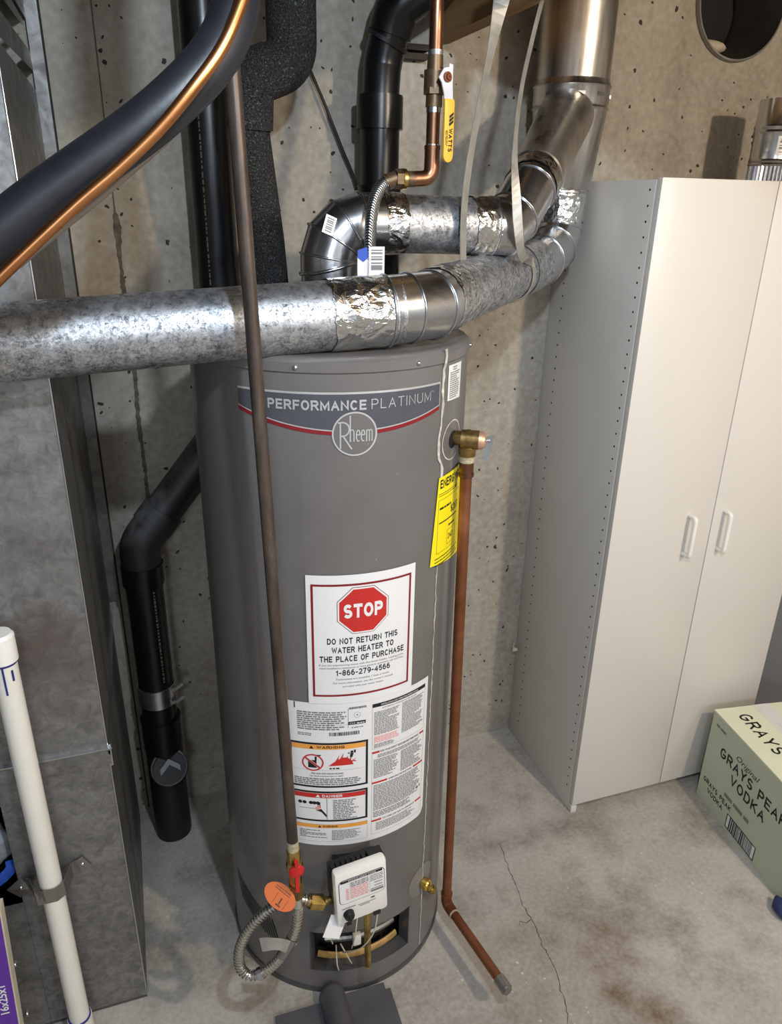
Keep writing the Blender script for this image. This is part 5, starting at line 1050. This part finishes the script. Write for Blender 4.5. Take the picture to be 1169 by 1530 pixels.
# ------------------------------------------------------------------ carton, blue bundle, burner door
def build_floor_items():
    o0 = Vector((1.507, 1.392, 0)); u = Vector((-.054, -.383, 0)).normalized(); w = Vector((-u.y, u.x, 0)); w = w if w.x > 0 else -w; Lx, Wd, Ht = .405, .30, .315
    fm = Matrix(((u.x, w.x, 0, o0.x), (u.y, w.y, 0, o0.y), (0, 0, 1, 0), (0, 0, 0, 1)))    # local x along the long face, local y into the box
    B = thing('vodka_carton', tuple(fm @ Vector((Lx / 2, Wd / 2, 0))), 'pale green printed liquor carton on the floor by the cabinet', 'box')
    m = MB(); m.box(0, Lx, 0, Wd, 0, Ht - .004, fm); part(m, 'carton_body', 'cardboard_green', B)
    for i, (a, b) in enumerate(((0, Wd * .493), (Wd * .507, Wd))):
        m = MB(); m.box(-.0005, Lx + .0005, a - (.0005 if i == 0 else 0), b, Ht - .004, Ht, fm); part(m, 'top_flap', 'cardboard_top', B)
    m = MB(); m.box(-.001, Lx + .001, Wd * .5 - .026, Wd * .5 + .026, Ht, Ht + .0006, fm); m.box(-.0012, -.0004, Wd * .5 - .026, Wd * .5 + .026, Ht - .06, Ht, fm); part(m, 'packing_tape', 'packing_tape', B)
    def ft(body, x, z, h, width, bold, mm, sh=0.0):
        vs, fs = (text2d(body, h, width, bold, 'L') if body == 'Original' else block2d(body, h, width, .17, 'L', .2)); mm.add([fm @ Vector((x + a + b * sh, -.0008, z + b)) for a, b in vs], fs)
    m = MB(); ft('GRAYS PEAK', .062, .198, .034, .285, .012, m); ft('VODKA', .125, .150, .034, .150, .012, m); ft('GRAYS PEAK', .018, .070, .017, .135, .008, m); ft('VODKA', .045, .045, .017, .075, .008, m); ft('Original', .125, .240, .020, .095, -.006, m, .45)
    # barcode panel
    x0, x1, z0, z1 = .145, .275, .012, .060
    for a, b, c, d in ((x0, x1, z0, z0 + .003), (x0, x1, z1 - .003, z1), (x0, x0 + .003, z0, z1), (x1 - .003, x1, z0, z1)): m.add([fm @ Vector(p) for p in ((a, -.0009, c), (b, -.0009, c), (b, -.0009, d), (a, -.0009, d))], [(0, 1, 2, 3)])
    part(m, 'lettering', 'carton_ink', B, 0)
    m = MB(); m.add([fm @ Vector(p) for p in ((x0, -.0005, z0), (x1, -.0005, z0), (x1, -.0005, z1), (x0, -.0005, z1))], [(0, 1, 2, 3)]); bp = part(m, 'barcode_panel', 'label_white', B, 0)
    m = MB(); rng = random.Random(5); x = x0 + .014
    while x < x1 - .014: ww = rng.choice((.002, .003, .005)); m.add([fm @ Vector(p) for p in ((x, -.0009, z0 + .003), (x + ww, -.0009, z0 + .003), (x + ww, -.0009, z1 - .003), (x, -.0009, z1 - .003))], [(0, 1, 2, 3)]); x += ww + rng.choice((.002, .003))
    part(m, 'barcode', 'carton_ink', bp, 0)
    m = MB()
    for k, (x, z, h) in enumerate(((.022, .275, .007), (.115, .098, .012))):
        for a, b in words(rng, x, x + (.045 if k == 0 else .12), h): m.add([fm @ Vector(p) for p in ((a, -.0008, z), (b, -.0008, z), (b, -.0008, z + h), (a, -.0008, z + h))], [(0, 1, 2, 3)])
    part(m, 'faint_print', 'carton_ink_faint', B, 0)
    m = MB(); vs, fs = block2d('GRAYS PEAK', .040, .33, .16, gap=.22); m.add([fm @ Vector((.035 + a, .048 + b, Ht + .0006)) for a, b in vs], fs)
    vs, fs = block2d('GRAYS PEAK', .040, .33, .16, gap=.22); m.add([fm @ Vector((.36 - a, .250 - b, Ht + .0006)) for a, b in vs], fs); part(m, 'top_lettering', 'carton_ink', B, 0)
    # blue bundle at the near corner
    m = MB(); c = fm @ Vector((.432, -.016, .020)); m.sphere(c, .026, 18, 12, (1.1, 1.3, .75)); m.v = [tuple(Vector(v) + Vector((noise.noise(Vector(v) * 60), noise.noise(Vector(v) * 60 + Vector((5, 0, 0))), noise.noise(Vector(v) * 60 + Vector((9, 0, 0))))) * .006) for v in m.v]
    m.v = [(x, y, max(z, .0)) for x, y, z in m.v]; o = m.build('blue_cloth', 'blue_cloth', None, 40, (c.x, c.y, 0)); tag(o, 'crumpled blue cloth on the floor at the carton corner', 'cloth')
    # outer burner door lying on the floor
    D = thing('burner_door', (.27, 1.03, 0), 'grey sheet metal burner door lying on the floor before the heater', 'metal door')
    dm = Matrix.Translation((.268, 1.108, 0)) @ Matrix.Rotation(math.radians(-1), 4, 'Z')
    m = MB(); m.box(-.128, -.026, -.20, .0, .004, .008, dm); m.box(-.140, -.128, -.20, -.016, .003, .006, dm); part(m, 'left_wing', 'panel_paint', D, 0)
    m = MB(); m.box(.030, .122, -.20, .0, .010, .014, dm); m.box(.122, .134, -.20, -.014, .006, .010, dm); part(m, 'right_wing', 'panel_paint', D, 0)
    # arched channel in the middle with a rounded far end
    vs = []; fs = []; N = 16; rows = [(-.20, 1.0), (.0, 1.0), (.010, .93), (.017, .75), (.021, .45), (.022, .02)]
    for y, s in rows:
        for k in range(N + 1): a = PI * k / N; vs.append(dm @ Vector((.002 + .030 * (s * .5 + .5) * math.cos(a), y, .004 + .046 * s * math.sin(a))))
    for i in range(len(rows) - 1):
        for k in range(N): fs.append((i * (N + 1) + k, i * (N + 1) + k + 1, (i + 1) * (N + 1) + k + 1, (i + 1) * (N + 1) + k))
    m = MB(); m.add(vs, fs); part(m, 'arched_channel', 'panel_paint', D, 50)
build_floor_items()
for o in list(bpy.data.objects):
    if o.parent and any(k in o.name for k in ('print', 'lettering', 'barcode', 'status_', 'primer_stain')) and o.type == 'MESH' and 'panel' not in o.name and 'sticker' not in o.name and 'flap' not in o.name: o['kind'] = 'stuff'
    if o.get('kind') == 'structure' and 'label' not in o: o['label'] = 'plain painted basement wall'
